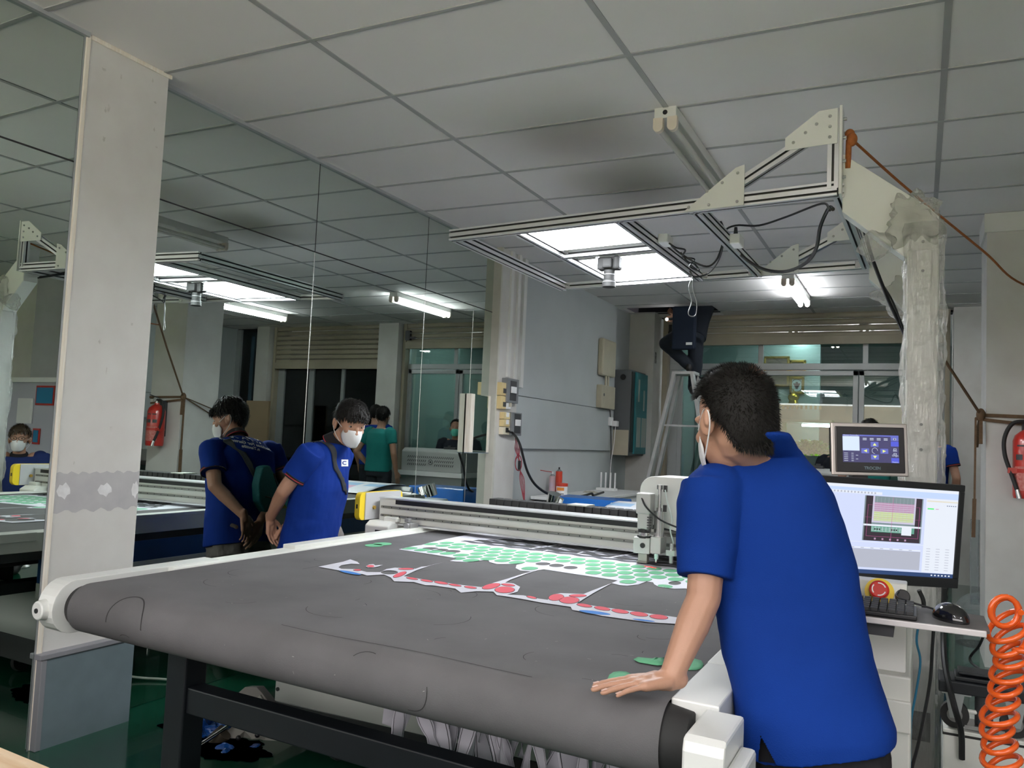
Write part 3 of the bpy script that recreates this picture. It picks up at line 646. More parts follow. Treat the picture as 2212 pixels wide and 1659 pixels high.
for k, (off, h, m, xo) in enumerate(((.01, .055, 5, .02), (.075, .075, 4, .06), (.158, .045, 5, .10), (.212, .08, 4, .14), (.30, .045, 5, .2), (.355, .075, 4, .22), (.44, .05, 5, .26), (.52, .05, 6, .30), (.66, .05, 6, .4), (.8, .05, 6, .45))):
    x0_ = pa.x+xo; 
    if m == 6:
        x = x0_
        while x < -.6: band(yb0+off, h, 6, x, min(x+.10, -.57), .004); x += .13
    else:
        x = x0_; L_ = [.5, .62, .44, .57][k % 4]
        while x < -.62: band(yb0+off, h, m, x, min(x+L_-.012, -.56)); x += L_
for k in range(3): b.flat([V((-1.75+.42*k, yb0+.02+.42*k*slope, ZB+.0032)), V((-1.735+.42*k, yb0+.02+.42*k*slope, ZB+.0032)), V((-1.62+.42*k, yb0+.6+.4*k*slope, ZB+.0032)), V((-1.635+.42*k, yb0+.6+.4*k*slope, ZB+.0032))], 0)
FA = T(b.obj('printed_fabric', FM, fix=False), 'big white printed fabric sheet with mint green dots and charcoal stripes under the gantry', 'fabric')
polyB = [(92, 305), (225, 278), (262, 266), (300, 279), (313, 291), (268, 289), (215, 297), (199, 308), (215, 316), (290, 318), (350, 333), (420, 334), (455, 317), (500, 310), (608, 316), (640, 305), (670, 302), (760, 280), (820, 266), (700, 294), (612, 324), (545, 355), (570, 359), (700, 381), (870, 404), (958, 413), (1030, 388), (1105, 366), (1180, 342), (1270, 320), (1200, 341), (1112, 374), (1085, 389), (1130, 394), (1164, 412), (1150, 438), (1095, 453), (1180, 457), (1260, 474), (1312, 481), (1315, 465), (1340, 452), (1380, 445), (1500, 450), (1555, 428), (1650, 392), (1560, 441), (1465, 499), (1600, 519), (2000, 574), (2000, 609), (1850, 600), (1700, 580), (1600, 566), (1480, 541), (1440, 535), (1433, 518), (1280, 496), (1200, 481), (1080, 461), (1040, 456), (1022, 437), (930, 435), (850, 443), (820, 421), (700, 404), (660, 403), (600, 386), (495, 383), (478, 362), (440, 346), (350, 352), (328, 344), (210, 326)]
b = B(); b.flat([tp(*p, .001) for p in polyB], 0, [ev(470, 335, 46, 11, .001)])
for cx, cy, a, c_, ro in ((300, 322, 20, 4, 0), (558, 316, 40, 4.5, 0), (525, 346, 36, 10, -.35), (590, 367, 30, 5, .15), (668, 379, 32, 5, .15), (745, 390, 36, 6, .15), (818, 402, 33, 5, .15), (900, 414, 32, 5.5, .12), (1010, 408, 48, 13, -.2), (1082, 427, 52, 17, 0), (1100, 401, 35, 6, .1), (1225, 467, 26, 5, .2), (1355, 467, 40, 17, -.1), (1425, 482, 52, 18, 0), (1470, 458, 45, 7, 0), (1505, 510, 40, 8, .15), (1600, 526, 42, 9, .15), (1695, 541, 45, 10, .15), (1795, 556, 47, 11, .13), (1900, 571, 48, 12, .1)):
    b.flat(ev(cx, cy+1, a+3, c_+1.2, .0013, rot=ro), 7); b.flat(ev(cx, cy, a, c_, .0018, rot=ro), 2)
for cx, cy, a, c_, ro in ((262, 336, 58, 6, .18), (1560, 548, 85, 8, .12), (1820, 589, 60, 4, .12)): b.flat(ev(cx, cy, a, c_, .0018, rot=ro), 3)
T(b.obj('printed_fabric', FM, fix=False), 'ragged white strip of fabric with coral red and blue print before the dotted sheet', 'fabric')
b = B(); b.flat([tp(*p, .001) for p in ((345, 303), (362, 293), (385, 291), (395, 298), (436, 295), (410, 304), (385, 309), (355, 309))], 0); b.flat(ev(370, 302, 20, 6, .0016), 2)
T(b.obj('fabric_scrap', FM, fix=False), 'tiny white and red fabric scrap alone beside the ragged strip', 'fabric')
for cx, cy, a, c_, lab in ((388, 192, 49, 7.5, 'flat mint green oval cutout on the far left of the belt, the nearer of two'), (433, 184, 49, 7.5, 'flat mint green oval cutout on the far left of the belt, the farther of two')):
    T(B().flat(ev(cx, cy, a, c_)).obj('fabric_cutout', fgreen, solid=.001), lab, 'fabric')
def cut(pxs, lab, wr=0):
    b_ = B(); P_ = [at(u, v, 2, ZB+.002) for u, v in pxs]; c_ = sum(P_, V())/len(P_); R1 = [c_.lerp(p, .55) for p in P_]; n_ = len(P_)
    for q in R1: q.z += wr*random.random()
    for q in P_: q.z += wr*.4*random.random()
    b_.add([c_]+R1+P_, [(0, 1+i, 1+(i+1) % n_) for i in range(n_)]+[(1+i, 1+n_+i, 1+n_+(i+1) % n_, 1+(i+1) % n_) for i in range(n_)])
    return T(b_.obj('fabric_cutout', fgreen, smooth=True, solid=.001), lab, 'fabric')
cut([(1312, 1468), (1316, 1458), (1325, 1452), (1338, 1450), (1352, 1451), (1362, 1455), (1365, 1462), (1362, 1472), (1340, 1476)], 'mint green oval cutout tucked beside the fingers of the leaning man')
cut([(1368, 1426), (1378, 1423), (1400, 1424), (1425, 1424), (1434, 1421), (1437, 1429), (1437, 1438), (1420, 1439), (1395, 1434), (1380, 1432)], 'crumpled mint green cutout left of the leaning man\'s wrist', .012)
cut([(1475, 1424), (1500, 1423), (1515, 1427), (1520, 1435), (1517, 1443), (1505, 1447), (1485, 1447), (1470, 1443), (1468, 1432)], 'smooth mint green cutout right of the leaning man\'s forearm')
# ---------------------------------------------------------------- overhead camera rig on two posts
def prof(w_, h_, slots):      # extruded slotted aluminium section
    a, c_ = w_/2, h_/2; g = .005; d = .017; out = []
    ys = [(-c_+h_*(k+.5)/slots) for k in range(slots)]
    out += [(-a, -c_), (-g, -c_), (-g, -c_+d), (g, -c_+d), (g, -c_), (a, -c_)]
    for y in ys: out += [(a, y-g), (a-d, y-g), (a-d, y+g), (a, y+g)]
    out += [(a, c_), (g, c_), (g, c_-d), (-g, c_-d), (-g, c_), (-a, c_)]
    for y in reversed(ys): out += [(-a, y+g), (-a+d, y+g), (-a+d, y-g), (-a, y-g)]
    return out
ZR = 2.44
wrap2 = glass_mat('crumpled_wrap', (0.95, 0.95, 0.93), 0.05, 0.15, 0.16)
NL, NR = V((-2.335, 3.87, ZR)), V((-.315, 3.64, ZR)); FL, FR = V((-2.30, 5.40, ZR)), V((-.285, 5.17, ZR))
t = E('camera_rig', (0, 4.4, 0), 'aluminium overhead camera frame with white cranked posts, wrapped in plastic film', 'frame'); RG = t
P2_ = prof(.045, .06, 2); P1_ = prof(.045, .045, 1)
def pbar(a, b_, p=P1_, nm='beam'): return B().extr(a, b_, p, m2=1).obj(nm, [alu, alu_shade], RG)
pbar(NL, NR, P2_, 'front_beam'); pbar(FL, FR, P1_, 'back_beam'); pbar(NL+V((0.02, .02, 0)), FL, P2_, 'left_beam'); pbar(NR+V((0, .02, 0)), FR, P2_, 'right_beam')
def cross(t0):
    a = NL.lerp(NR, t0); c_ = FL.lerp(FR, t0); return a, c_
a0, c0 = cross(.20); a1, c1 = cross(.50); a2, c2 = cross(.69)
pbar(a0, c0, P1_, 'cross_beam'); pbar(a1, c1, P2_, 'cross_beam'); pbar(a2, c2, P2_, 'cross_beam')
m0 = a0.lerp(c0, .42); m1 = a1.lerp(c1, .42)
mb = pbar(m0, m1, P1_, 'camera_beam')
for q in (m0+V((.03, 0, 0)), m1-V((.03, 0, 0)), FL+V((.04, 0, 0)), c1+V((.04, 0, 0)), c2-V((.04, 0, 0)), FR-V((.04, 0, 0))):
    B().b2(q-V((.02, .03, .02)), q+V((.02, -.022, .02))).obj('corner_bracket', steel, RG, bevel=.003)
# triangles
def tri(p, hgt, run, nm):
    top = p+V((0, 0, hgt)); low = p.lerp(p+(NL-NR).normalized()*run, 1)
    pbar(p+V((-.02, 0, 0)), top+V((-.02, 0, 0)), P1_, 'upright')
    pbar(low, top+V((-.02, 0, -.05)), P1_, 'diagonal_brace')
    dx = (NL-NR).normalized(); n_ = V((-dx.y, dx.x, 0)).normalized()
    if n_.y > 0: n_ = -n_
    o = n_*.026
    g1 = [top+o+V((.0, 0, 0)), top+o+dx*.075, top+o+dx*.215+V((0, 0, -.095)), top+o+dx*.215+V((0, 0, -.15)), top+o+V((0, 0, -.15))]
    pl = B().prism(g1, n_*.005).obj('gusset_plate', ivory, RG)
    d2 = (top-low).normalized()
    g2 = [low+o-dx*(-.11)+V((0, 0, -.028)), low+o-dx*.17+V((0, 0, -.028)), low+o-dx*.17+d2*0+V((0, 0, .155)), low+o-dx*.13+V((0, 0, .145))]
    p2_ = B().prism(g2, n_*.005).obj('gusset_plate', ivory, RG)
    for k, (u_, z_) in enumerate(((.03, -.03), (.03, -.075), (.03, -.12), (.085, -.055), (.13, -.085), (.18, -.12))):
        c_ = top+dx*u_+V((0, 0, z_))+n_*.031; B().cyl(c_, c_+n_*.006, .0075, .005, n=12).obj('bolt', steel, pl, smooth=True)
    for k, (u_, z_) in enumerate(((.085, -.01), (-.01, -.01), (-.14, -.01), (-.14, .12), (.0, .055), (-.07, .085))):
        c_ = low+dx*u_+V((0, 0, z_))+n_*.031; B().cyl(c_, c_+n_*.006, .0075, .005, n=12).obj('bolt', steel, p2_, smooth=True)
tri(NR, .34, .56, 'a'); tri(FR, .30, .55, 'b')
for p in (NR, FR):
    B().b2(p+V((.004, -.035, -.03)), p+V((.016, .05, .35))).obj('mounting_plate', ivory, RG, bevel=.002)
    for z_ in (.05, .12, .22, .30): B().cyl(p+V((.016, 0, z_)), p+V((.03, 0, z_)), .007, n=8).obj('bolt', steel, RG)
for p, yp in ((NR, 3.72), (FR, 5.2)):
    px = 0.008
    B().b2((px-.058, yp-.058, 0), (px+.058, yp+.058, 2.17)).obj('post', ivory, RG, bevel=.006)
    b_ = B().prism([V((p.x+.015, yp-.054, ZR+.16)), V((p.x+.015, yp-.054, ZR-.09)), V((px-.056, yp-.054, 2.13)), V((px+.056, yp-.054, 2.13)), V((px+.056, yp-.054, 2.30)), V((px+.02, yp-.054, 2.34))], (0, .108, 0))
    b_.obj('cranked_arm', ivory, RG, bevel=.005)
    for z_ in (2.20, 2.08, 1.46, 1.36): B().cyl((px, yp-.060, z_), (px, yp-.052, z_), .006, n=10).obj('hole', black, RG)
    B().b2((px-.1, yp-.1, 0), (px+.1, yp+.1, .012)).obj('foot_plate', ivory, RG)
B().b2((-.045, 3.659, .235), (.05, 3.663, .345)).obj('hole_plate', dark, RG)
def wrapsheet(px, yp, z0, z1, amp=.02):
    b_ = B(); n_ = 44; K = int((z1-z0)/.018)
    for k in range(K+1):
        z = z0+(z1-z0)*k/K
        for i in range(n_):
            a = 2*math.pi*i/n_; e_ = 3.5
            cx = math.copysign(abs(math.cos(a))**(2/e_), math.cos(a)); cy = math.copysign(abs(math.sin(a))**(2/e_), math.sin(a))
            q = V((cx, cy, z)); s_ = .066+amp*max(0, noise.noise(V((cx*3, cy*3, z*6))))+amp*.5*max(0, noise.noise(V((cx*9+5, cy*9, z*22))))
            if cx > .5: s_ += amp*.5*(.5+noise.noise(V((7, cy, z*3))))
            b_.v.append(V((px+cx*s_, yp+cy*s_, z)))
    b_.f = [(k*n_+i, k*n_+(i+1) % n_, (k+1)*n_+(i+1) % n_, (k+1)*n_+i) for k in range(K) for i in range(n_)]; b_.m = [0]*len(b_.f)
    return b_.obj('plastic_wrap', wrap, RG, smooth=False, fix=False)
wrapsheet(.008, 3.72, .06, 2.28, .03); wrapsheet(.008, 5.2, .2, 2.28, .025)
def bunch(c_, r, seed, n_=2600):
    b_ = B(); b_.ell(c_, (r*1.1, r*.8, r), n=60, k=40)
    for i, q in enumerate(b_.v):
        d = (q-V(c_)); f_ = 1+.55*noise.noise(d*14+V((seed, 0, 0)))+.35*noise.noise(d*38+V((0, seed, 0)))
        b_.v[i] = V(c_)+d*f_
    return b_
bunch((-.035, 3.70, 2.30), .105, 3).obj('plastic_wrap', wrap2, RG, fix=False)
bunch((-.17, 3.68, 2.20), .055, 9).obj('plastic_wrap', wrap2, RG, fix=False)
bunch((-.08, 5.2, 2.26), .11, 5).obj('plastic_wrap', wrap2, RG, fix=False)
# LED panels lying in the frame
for (pa_, pb_, pc_, pd_, lab) in ((a0.lerp(c0, .02), a1.lerp(c1, .02), a1.lerp(c1, .345), a0.lerp(c0, .345), 'bright square LED panel nearest the front beam of the camera frame'), (a0.lerp(c0, .515), a1.lerp(c1, .515), a1.lerp(c1, .97), a0.lerp(c0, .97), 'bright LED panel behind the hanging camera')):
    ins = V((.03, 0, 0)); P_ = [pa_+ins+V((0, .02, 0)), pb_-ins+V((0, .02, 0)), pc_-ins, pd_+ins]
    t = E('led_panel', sum(P_, V())/4, lab, 'light')
    up = V((0, 0, .012)); B().prism([p+up*0 for p in P_], (0, 0, .022)).obj('housing', alu, t)
    cc = sum(P_, V())/4; B().prism([cc+(p-cc)*.97-V((0, 0, .003)) for p in P_], (0, 0, .002)).obj('diffuser', ledm, t)
# the hanging stills camera
cp = V((-1.63, 4.50, 2.36)); t = E('camera', cp, 'black stills camera hanging lens-down between the two LED panels', 'camera')
B().b2(cp+V((-.068, -.03, -.02)), cp+V((.068, .035, .055))).b2(cp+V((-.03, -.055, -.015)), cp+V((.03, -.02, .045))).obj('body', rubber, t, bevel=.01)
B().b2(cp+V((.035, -.045, -.022)), cp+V((.07, .03, .058))).obj('grip', rubber, t, bevel=.012)
B().cyl(cp+V((0, 0, -.02)), cp+V((0, 0, -.075)), .033).cyl(cp+V((0, 0, -.075)), cp+V((0, 0, -.12)), .036, .04).obj('lens', rubber, t, smooth=True, bevel=.002)
B().cyl(cp+V((0, 0, -.045)), cp+V((0, 0, -.049)), .0345).cyl(cp+V((0, 0, -.088)), cp+V((0, 0, -.092)), .0385).obj('focus_ring', mat('lens_grey', (.25, .25, .26), .4), t, smooth=True)
B().b2(cp+V((-.085, -.01, -.01)), cp+V((-.07, .02, .085))).b2(cp+V((-.085, -.01, .07)), cp+V((.03, .02, .08))).cyl(cp+V((-.09, 0, .03)), cp+V((-.085, 0, .03)), .014).obj('bracket', steel, t)
# cables of the rig
def cable(pts, r, lab, m=None, nm='cable', grp=None):
    o = B().tube(smoothpath(pts), r, n=8).obj(nm, m or black, smooth=True); T(o, lab, 'cable', grp); return o
yc = 4.4
cable([NR+V((-.04, .1, -.06)), D(1775, 440, 3.9), D(1700, 468, 4.2), D(1640, 487, 4.4), D(1590, 487, 4.5), D(1565, 500, 4.55), D(1560, 530, 4.55), D(1545, 565, 4.6), D(1520, 575, 4.6), D(1470, 548, 4.6), D(1450, 530, 4.55)], .0055, 'black cable running from the right upright across to the middle crossbeam')
cable([NR+V((-.03, .12, -.05)), D(1790, 450, 3.8), D(1772, 490, 3.9), D(1762, 540, 4.0), D(1735, 572, 4.2), D(1690, 587, 4.5), D(1640, 578, 4.6), D(1595, 545, 4.6), D(1568, 505, 4.55), D(1556, 480, 4.5)], .009, 'thick black cable sagging in a deep loop below the frame\'s right side')
cable([D(1556, 480, 4.5), D(1552, 495, 4.5), D(1562, 520, 4.5), D(1553, 560, 4.6), D(1530, 590, 4.7), D(1500, 598, 4.7), D(1490, 585, 4.7)], .005, 'black cable drooping between the two middle crossbeams')
cable([D(1445, 525, 4.5), D(1460, 535, 4.5), D(1480, 540, 4.55), D(1475, 555, 4.6), D(1500, 560, 4.6), D(1490, 575, 4.7), D(1510, 585, 4.7), D(1500, 570, 4.7), D(1485, 565, 4.6), D(1470, 545, 4.6)], .005, 'tangle of thin black cable along the panel\'s right crossbeam')
cable([D(1496, 598, 4.7), D(1488, 620, 4.7), D(1494, 650, 4.7), D(1487, 675, 4.7), D(1492, 683, 4.7), D(1503, 680, 4.7), D(1505, 655, 4.7), D(1497, 625, 4.7), D(1497, 600, 4.7)], .003, 'thin grey wire loop dangling below the frame in front of the ladder man', mat('grey_wire', (.10, .10, .10), .4), 'wire')
cable([D(1838, 415, 3.85), D(1855, 440, 3.9), D(1868, 500, 3.9), D(1885, 560, 4.0), D(1920, 650, 4.1), D(1955, 725, 4.2), D(1968, 760, 4.2), D(1968, 830, 4.2)], .009, 'thick black cable dropping from the arm to behind the wrapped post')
cable([D(1832, 410, 3.85), D(1862, 470, 3.9), D(1895, 590, 4.05), D(1930, 655, 4.1), D(1960, 740, 4.2), D(1972, 800, 4.2)], .005, 'thinner black cable beside the thick one dropping from the arm')
pw = c2.lerp(a2, .55)+V((.045, 0, -.005)); t = E('power_adapter', pw, 'small white power adapter tied to the right crossbeam', 'adapter')
B().b2(pw-V((.028, .06, .025)), pw+V((.028, .06, .03))).obj('body', wht, t, bevel=.006); B().cyl(pw+V((0, -.03, .03)), pw+V((0, -.03, .07)), .012, .008).obj('plug', black, t)
pw = a1.lerp(c1, .4)+V((.05, 0, .015)); T(B().b2(pw-V((.028, .06, .02)), pw+V((.028, .06, .03))).obj('power_adapter', wht, bevel=.006), 'small white adapter tied behind the middle crossbeam by the first panel', 'adapter')
# ropes
rope_m = mat('orange_rope', (0.42, 0.13, 0.03), 0.8, var=.3, scale=60); rope_b = mat('brown_strap', (0.16, 0.095, 0.05), 0.85, var=.3, scale=50)
kn = NR+V((.05, .02, .215))
b = B().tube(smoothpath([kn, D(1960, 408, 3.9), at(2125, 543, 1, 4.9), at(2212, 615, 1, 5.6), (1.1, 6.9, 2.45)], 8), .006)
b.ell(kn, (.022, .022, .03), n=14).ell(kn+V((-.01, .01, .03)), (.02, .018, .02), n=12).tube([kn+V((-.012, 0, 0)), kn+V((-.015, .01, -.12))], .012)
T(b.obj('rope', rope_m, smooth=True), 'orange rope stretched from the top of the triangle bracket to the upper right', 'rope')
kp = V((.365, 6.235, 1.625)); kf = FR+V((.03, .02, .13))
b = B().tube([kf, kf.lerp(kp, .5)+V((0, 0, -.02)), kp], .009).ell(kp, (.028, .03, .045), n=14).ell(kf, (.03, .03, .04), n=12)
b.beam(kp, (.86, 6.225, 1.615), .006, .022).beam((.33, 6.225, 1.60), (.84, 6.225, 1.55), .006, .02).beam(kp+V((0, 0, -.02)), kp+V((.0, -.005, -.19)), .02, .035)
b.beam(kp+V((-.03, -.01, -.02)), kp+V((-.035, -.015, -.62)), .012, .016, up=V((0, 1, 0))).beam(kp+V((-.035, -.015, -.55)), kp+V((-.04, -.015, -.80)), .022, .024, up=V((0, 1, 0)))
b.beam(kp, (.368, 6.72, 1.5), .022, .006).beam(kp, (.368, 6.72, 1.42), .022, .006)
b.tube([(.365, 6.235+.0*math.sin(a*.6), 1.56-.05*(1-math.cos(a*.6))) for a in range(11)], .006)
T(b.obj('strap', rope_b, smooth=True), 'brown strap knotted round the right pillar above the fire extinguisher, end hanging down', 'strap')
# ---------------------------------------------------------------- fire extinguisher on the right pillar
ex = V((.625, 6.13, 1.10)); t = E('fire_extinguisher', ex, 'red fire extinguisher with black hose hung on the right pillar', 'fire extinguisher')
b = B(); prf = [(.0, .085), (.02, .09), (.36, .09), (.395, .078), (.42, .05), (.435, .026), (.45, .024)]
n_ = 32
for z_, r_ in prf: b.v += [ex+V((r_*math.cos(2*math.pi*i/n_), r_*math.sin(2*math.pi*i/n_), z_)) for i in range(n_)]
b.f = [(k*n_+i, k*n_+(i+1) % n_, (k+1)*n_+(i+1) % n_, (k+1)*n_+i) for k in range(len(prf)-1) for i in range(n_)]+[tuple(range(n_-1, -1, -1)), tuple(range((len(prf)-1)*n_, len(prf)*n_))]; b.m = [0]*len(b.f)
b.obj('cylinder', red, t, smooth=True)
lb = B()
for k in range(12):
    a, c_ = math.radians(210+10*k), math.radians(220+10*k)
    lb.add([ex+V((.0912*math.cos(a), .0912*math.sin(a), .05)), ex+V((.0912*math.cos(c_), .0912*math.sin(c_), .05)), ex+V((.0912*math.cos(c_), .0912*math.sin(c_), .20)), ex+V((.0912*math.cos(a), .0912*math.sin(a), .20))], [(0, 1, 2, 3)])
lb.obj('label', mat('faded_label', (.50, .10, .08), .5, col2=(.62, .25, .22), scale=60), t, smooth=True)
l2 = B()
for a0_, z0_, z1_ in ((215, .24, .275), (255, .24, .275), (290, .24, .275), (220, .325, .335), (255, .325, .335)):
    for k in range(3):
        a, c_ = math.radians(a0_+9*k), math.radians(a0_+9*k+9)
        l2.add([ex+V((.0915*math.cos(q), .0915*math.sin(q), z)) for q, z in ((a, z0_), (c_, z0_), (c_, z1_), (a, z1_))], [(0, 1, 2, 3)])
l2.obj('label_print', dark, t, smooth=True)
B().cyl(ex+V((0, 0, .45)), ex+V((0, 0, .50)), .02).cyl(ex+V((0, -.02, .485)), ex+V((0, -.035, .485)), .022).obj('valve', steel, t, smooth=True)
B().beam(ex+V((-.01, 0, .505)), ex+V((.11, 0, .535)), .022, .006).beam(ex+V((-.01, 0, .50)), ex+V((.10, 0, .495)), .022, .006).obj('lever', black, t)
B().tube(smoothpath([ex+V(q) for q in ((-.01, -.01, .485), (-.09, -.02, .47), (-.135, -.03, .38), (-.135, -.04, .27), (-.10, -.05, .15), (-.07, -.07, .05))]), .013).obj('hose', rubber, t, smooth=True)
B().cyl(ex+V((-.07, -.07, .055)), ex+V((-.058, -.075, -.0)), .013, .017).obj('nozzle', steel, t, smooth=True)
B().cyl(ex+V((0, 0, .16)), ex+V((0, 0, .185)), .093, n=32).b2(ex+V((-.12, -.06, .155)), ex+V((-.06, -.02, .19))).obj('strap_band', red, t, smooth=True)
B().b2(ex+V((-.03, .06, .1)), ex+V((.03, .11, .48))).obj('wall_bracket', dark, t)
# ---------------------------------------------------------------- control cabinet, monitor, controller, tray
t = E('control_cabinet', (-.13, 2.55, 0), 'white steel control cabinet at the machine\'s right side under the monitor', 'cabinet'); CC = t
B().b2((-.27, 2.42, .0), (-.012, 3.35, .76)).obj('body', mwhite, CC, bevel=.006)
B().b2((-.25, 2.62, .76), (-.03, 3.30, .93)).obj('upper_box', mwhite, CC, bevel=.006)
B().prism([V((-.25, 2.46, .76)), V((-.25, 2.62, .76)), V((-.25, 2.62, .98)), V((-.25, 2.55, .98))], (.225, 0, 0)).obj('button_panel', ivory, CC, bevel=.004)
B().b2((-.272, 2.405, .62), (-.011, 2.42, .70)).obj('skirt_step', mwhite, CC, bevel=.004)
nn = V((0, -.93, .36)).normalized(); es = at(1900, 1281, 1, 2.49)+nn*.01
pb = B().cyl(es, es+nn*.004, .037, n=32).obj('stop_plate', yellow, CC, smooth=True)
B().cyl(es+nn*.004, es+nn*.025, .016).cyl(es+nn*.022, es+nn*.036, .026, .024, n=28).obj('emergency_stop', mat('stop_red', (.62, .02, .015), .3, coat=.3), CC, smooth=True, bevel=.004)
ar = B()
xx, yy_, _z = frame(nn)
for a0_ in (20, 140, 260):
    for k in range(8):
        a, c_ = math.radians(a0_+k*10), math.radians(a0_+k*10+10)
        ar.add([es+nn*.0366+(xx*math.cos(q)+yy_*math.sin(q))*r_ for q, r_ in ((a, .015), (c_, .015), (c_, .018), (a, .018))], [(0, 1, 2, 3)])
ar.obj('arrow_marks', wht, CC, fix=False)
k2 = at(1950, 1292, 1, 2.49)+nn*.005; B().cyl(k2, k2+nn*.02, .019, .018, n=24).obj('round_button', black, CC, smooth=True, bevel=.002)
t = E('keyboard_tray', (0, 2.27, .94), 'grey metal keyboard tray with a pale front edge beside the orange hose', 'tray')
pl = [at(1800, 1318, 2, .945), at(2118, 1360, 2, .945), at(2140, 1366, 2, .945), at(2140, 1352, 2, .945), at(2120, 1330, 2, .945), at(1985, 1312, 2, .945), at(1830, 1296, 2, .945)]
pl = [V((-.27, 2.16, .94)), V((.135, 2.16, .94)), V((.148, 2.18, .94)), V((.148, 2.38, .94)), V((.04, 2.40, .94)), V((-.27, 2.40, .94))]
B().prism(pl, (0, 0, .006)).obj('plate', mat('worn_steel', (.16, .15, .15), .55, .3, var=.2), t)
B().b2((-.27, 2.152, .935), (.14, 2.162, .949)).obj('front_lip', mat('lip_aluminium', (.66, .62, .62), .4, .3), t, bevel=.002)
B().b2((-.25, 2.2, .90), (-.05, 2.42, .94)).obj('under_bracket', dark, t)
t = E('keyboard', (-.13, 2.28, .946), 'black computer keyboard on the metal tray', 'keyboard')
B().b2((-.36, 2.185, .947), (.0, 2.335, .958)).obj('case', black, t, bevel=.003)
for r_ in range(6):
    row = B()
    for k in range(18): row.b2((-.352+k*.0193, 2.19+r_*.0235, .957), (-.352+k*.0193+.0165, 2.19+r_*.0235+.0195, .966+.001*r_))
    q = row.obj('key_row', mat('key_black', (.022, .022, .024), .5), t, bevel=.0015); q['kind'] = 'stuff'
t = E('computer_mouse', (.075, 2.26, .946), 'black glossy computer mouse on the tray right of the keyboard', 'mouse')
B().ell((.072, 2.265, .950), (.034, .055, .036), R=Euler((0, 0, .5)).to_matrix(), n=28, k=18).obj('shell', mat('gloss_black', (.01, .01, .012), .12, coat=.6), t, smooth=True)
cable([(.055, 2.31, .955), (.03, 2.35, .955), (-.02, 2.37, .962), (-.05, 2.42, .965), (-.04, 2.5, .97)], .0025, 'thin black mouse lead crossing the tray behind the keyboard')
# monitor
def screenframe(uv, dep):
    TL, TR, BR = D(*uv[0], dep[0]), D(*uv[1], dep[1]), D(*uv[2], dep[2]); x = (TR-TL).normalized(); n_ = x.cross((BR-TR)).normalized(); y = n_.cross(x)
    if n_.dot(_f) > 0: n_ = -n_
    y = (BR-TR); y = -(y-x*y.dot(x)).normalized(); return TL, x, y, n_
TR = D(2086, 1049, 2.56); BRc = D(2082, 1272, 2.56); x = (D(2086, 1049, 2.56)-D(1800, 1029, 2.52)).normalized(); y = (TR-BRc); hgt = y.length; y = (y-x*y.dot(x)).normalized(); nz = x.cross(y)
if nz.dot(_f) > 0: nz = -nz
WID = .555; O = TR-x*WID-y*hgt     # lower left corner of the bezel
def mp(a, b_, c_=0): return O+x*a+y*b_+nz*c_
t = E('monitor', mp(WID/2, 0, -.05), 'black framed desktop monitor showing cutting software, behind the leaning man\'s shoulder', 'monitor'); MO = t
def mprism(b_, a0_, b0_, a1_, b1_, z0_, z1_, m=0): return b_.prism([mp(a0_, b0_, z0_), mp(a1_, b0_, z0_), mp(a1_, b1_, z0_), mp(a0_, b1_, z0_)], nz*(z1_-z0_), m)
bz = B(); bw = .018; bt = .020; bbm = .030
for r_ in ((0, 0, WID, bbm), (0, hgt-bt, WID, hgt), (0, bbm, bw, hgt-bt), (WID-bw, bbm, WID, hgt-bt)): mprism(bz, *r_, -.02, 0.0)
bz.obj('bezel', black, MO, bevel=.002); mprism(B(), .01, .01, WID-.01, hgt-.01, -.045, -.02).obj('back_shell', black, MO, bevel=.008)
mprism(B(), WID/2-.06, hgt*.35, WID/2+.06, hgt*.65, -.12, -.04).obj('mount', dark, MO)
text_mesh('ASUS', 'maker_badge', .014, mat('badge_grey', (.30, .30, .31), .4), mp(WID-.30, bbm*.5, .0008), x, y, MO)
def em(name, c_, s_=1.0): return mat(name, tuple(0.02*q for q in c_), .3, emis=c_, es=s_*.45)
SC = [em('screen_blue_white', (.58, .64, .86)), em('screen_grey', (.42, .44, .52)), em('screen_toolbar', (.50, .62, .88)), em('screen_navy', (.03, .06, .16)), em('screen_dark', (.04, .03, .04)),
      em('screen_pink', (.45, .28, .42)), em('screen_lime', (.50, .58, .30)), em('screen_green', (.12, .32, .24)), em('screen_white', (.72, .76, .84)), em('screen_teal_grey', (.20, .26, .28)), em('screen_bright_green', (.1, .8, .2)), em('screen_magenta', (.5, .1, .3)), em('screen_lilac', (.55, .52, .66)), em('screen_cream', (.7, .66, .55))]
sw, sh = WID-2*bw, hgt-bt-bbm
def scr(b_, a0_, b0_, a1_, b1_, m, lay=1):
    z_ = -.004+.0002*lay; b_.add([mp(bw+sw*a, bbm+sh*c_, z_) for a, c_ in ((a0_, b0_), (a1_, b0_), (a1_, b1_), (a0_, b1_))], [(0, 1, 2, 3)], m)
b = B(); scr(b, 0, 0, 1, 1, 0, 0); scr(b, 0, .965, 1, 1, 8); scr(b, 0, .90, 1, .965, 2); scr(b, .0, 0, 1, .045, 3); scr(b, 0, .90, .52, .93, 8, 2)
for k in range(22): scr(b, .03+k*.021, .905, .04+k*.021, .925, 1, 3)
pa0, pb0, pa1, pb1 = .415, .375, .78, .885
scr(b, pa0, pb0, pa1, pb1, 4, 2)
def ps(a0_, b0_, a1_, b1_, m, l=3): scr(b, pa0+(pa1-pa0)*a0_, pb0+(pb1-pb0)*b0_, pa0+(pa1-pa0)*a1_, pb0+(pb1-pb0)*b1_, m, l)
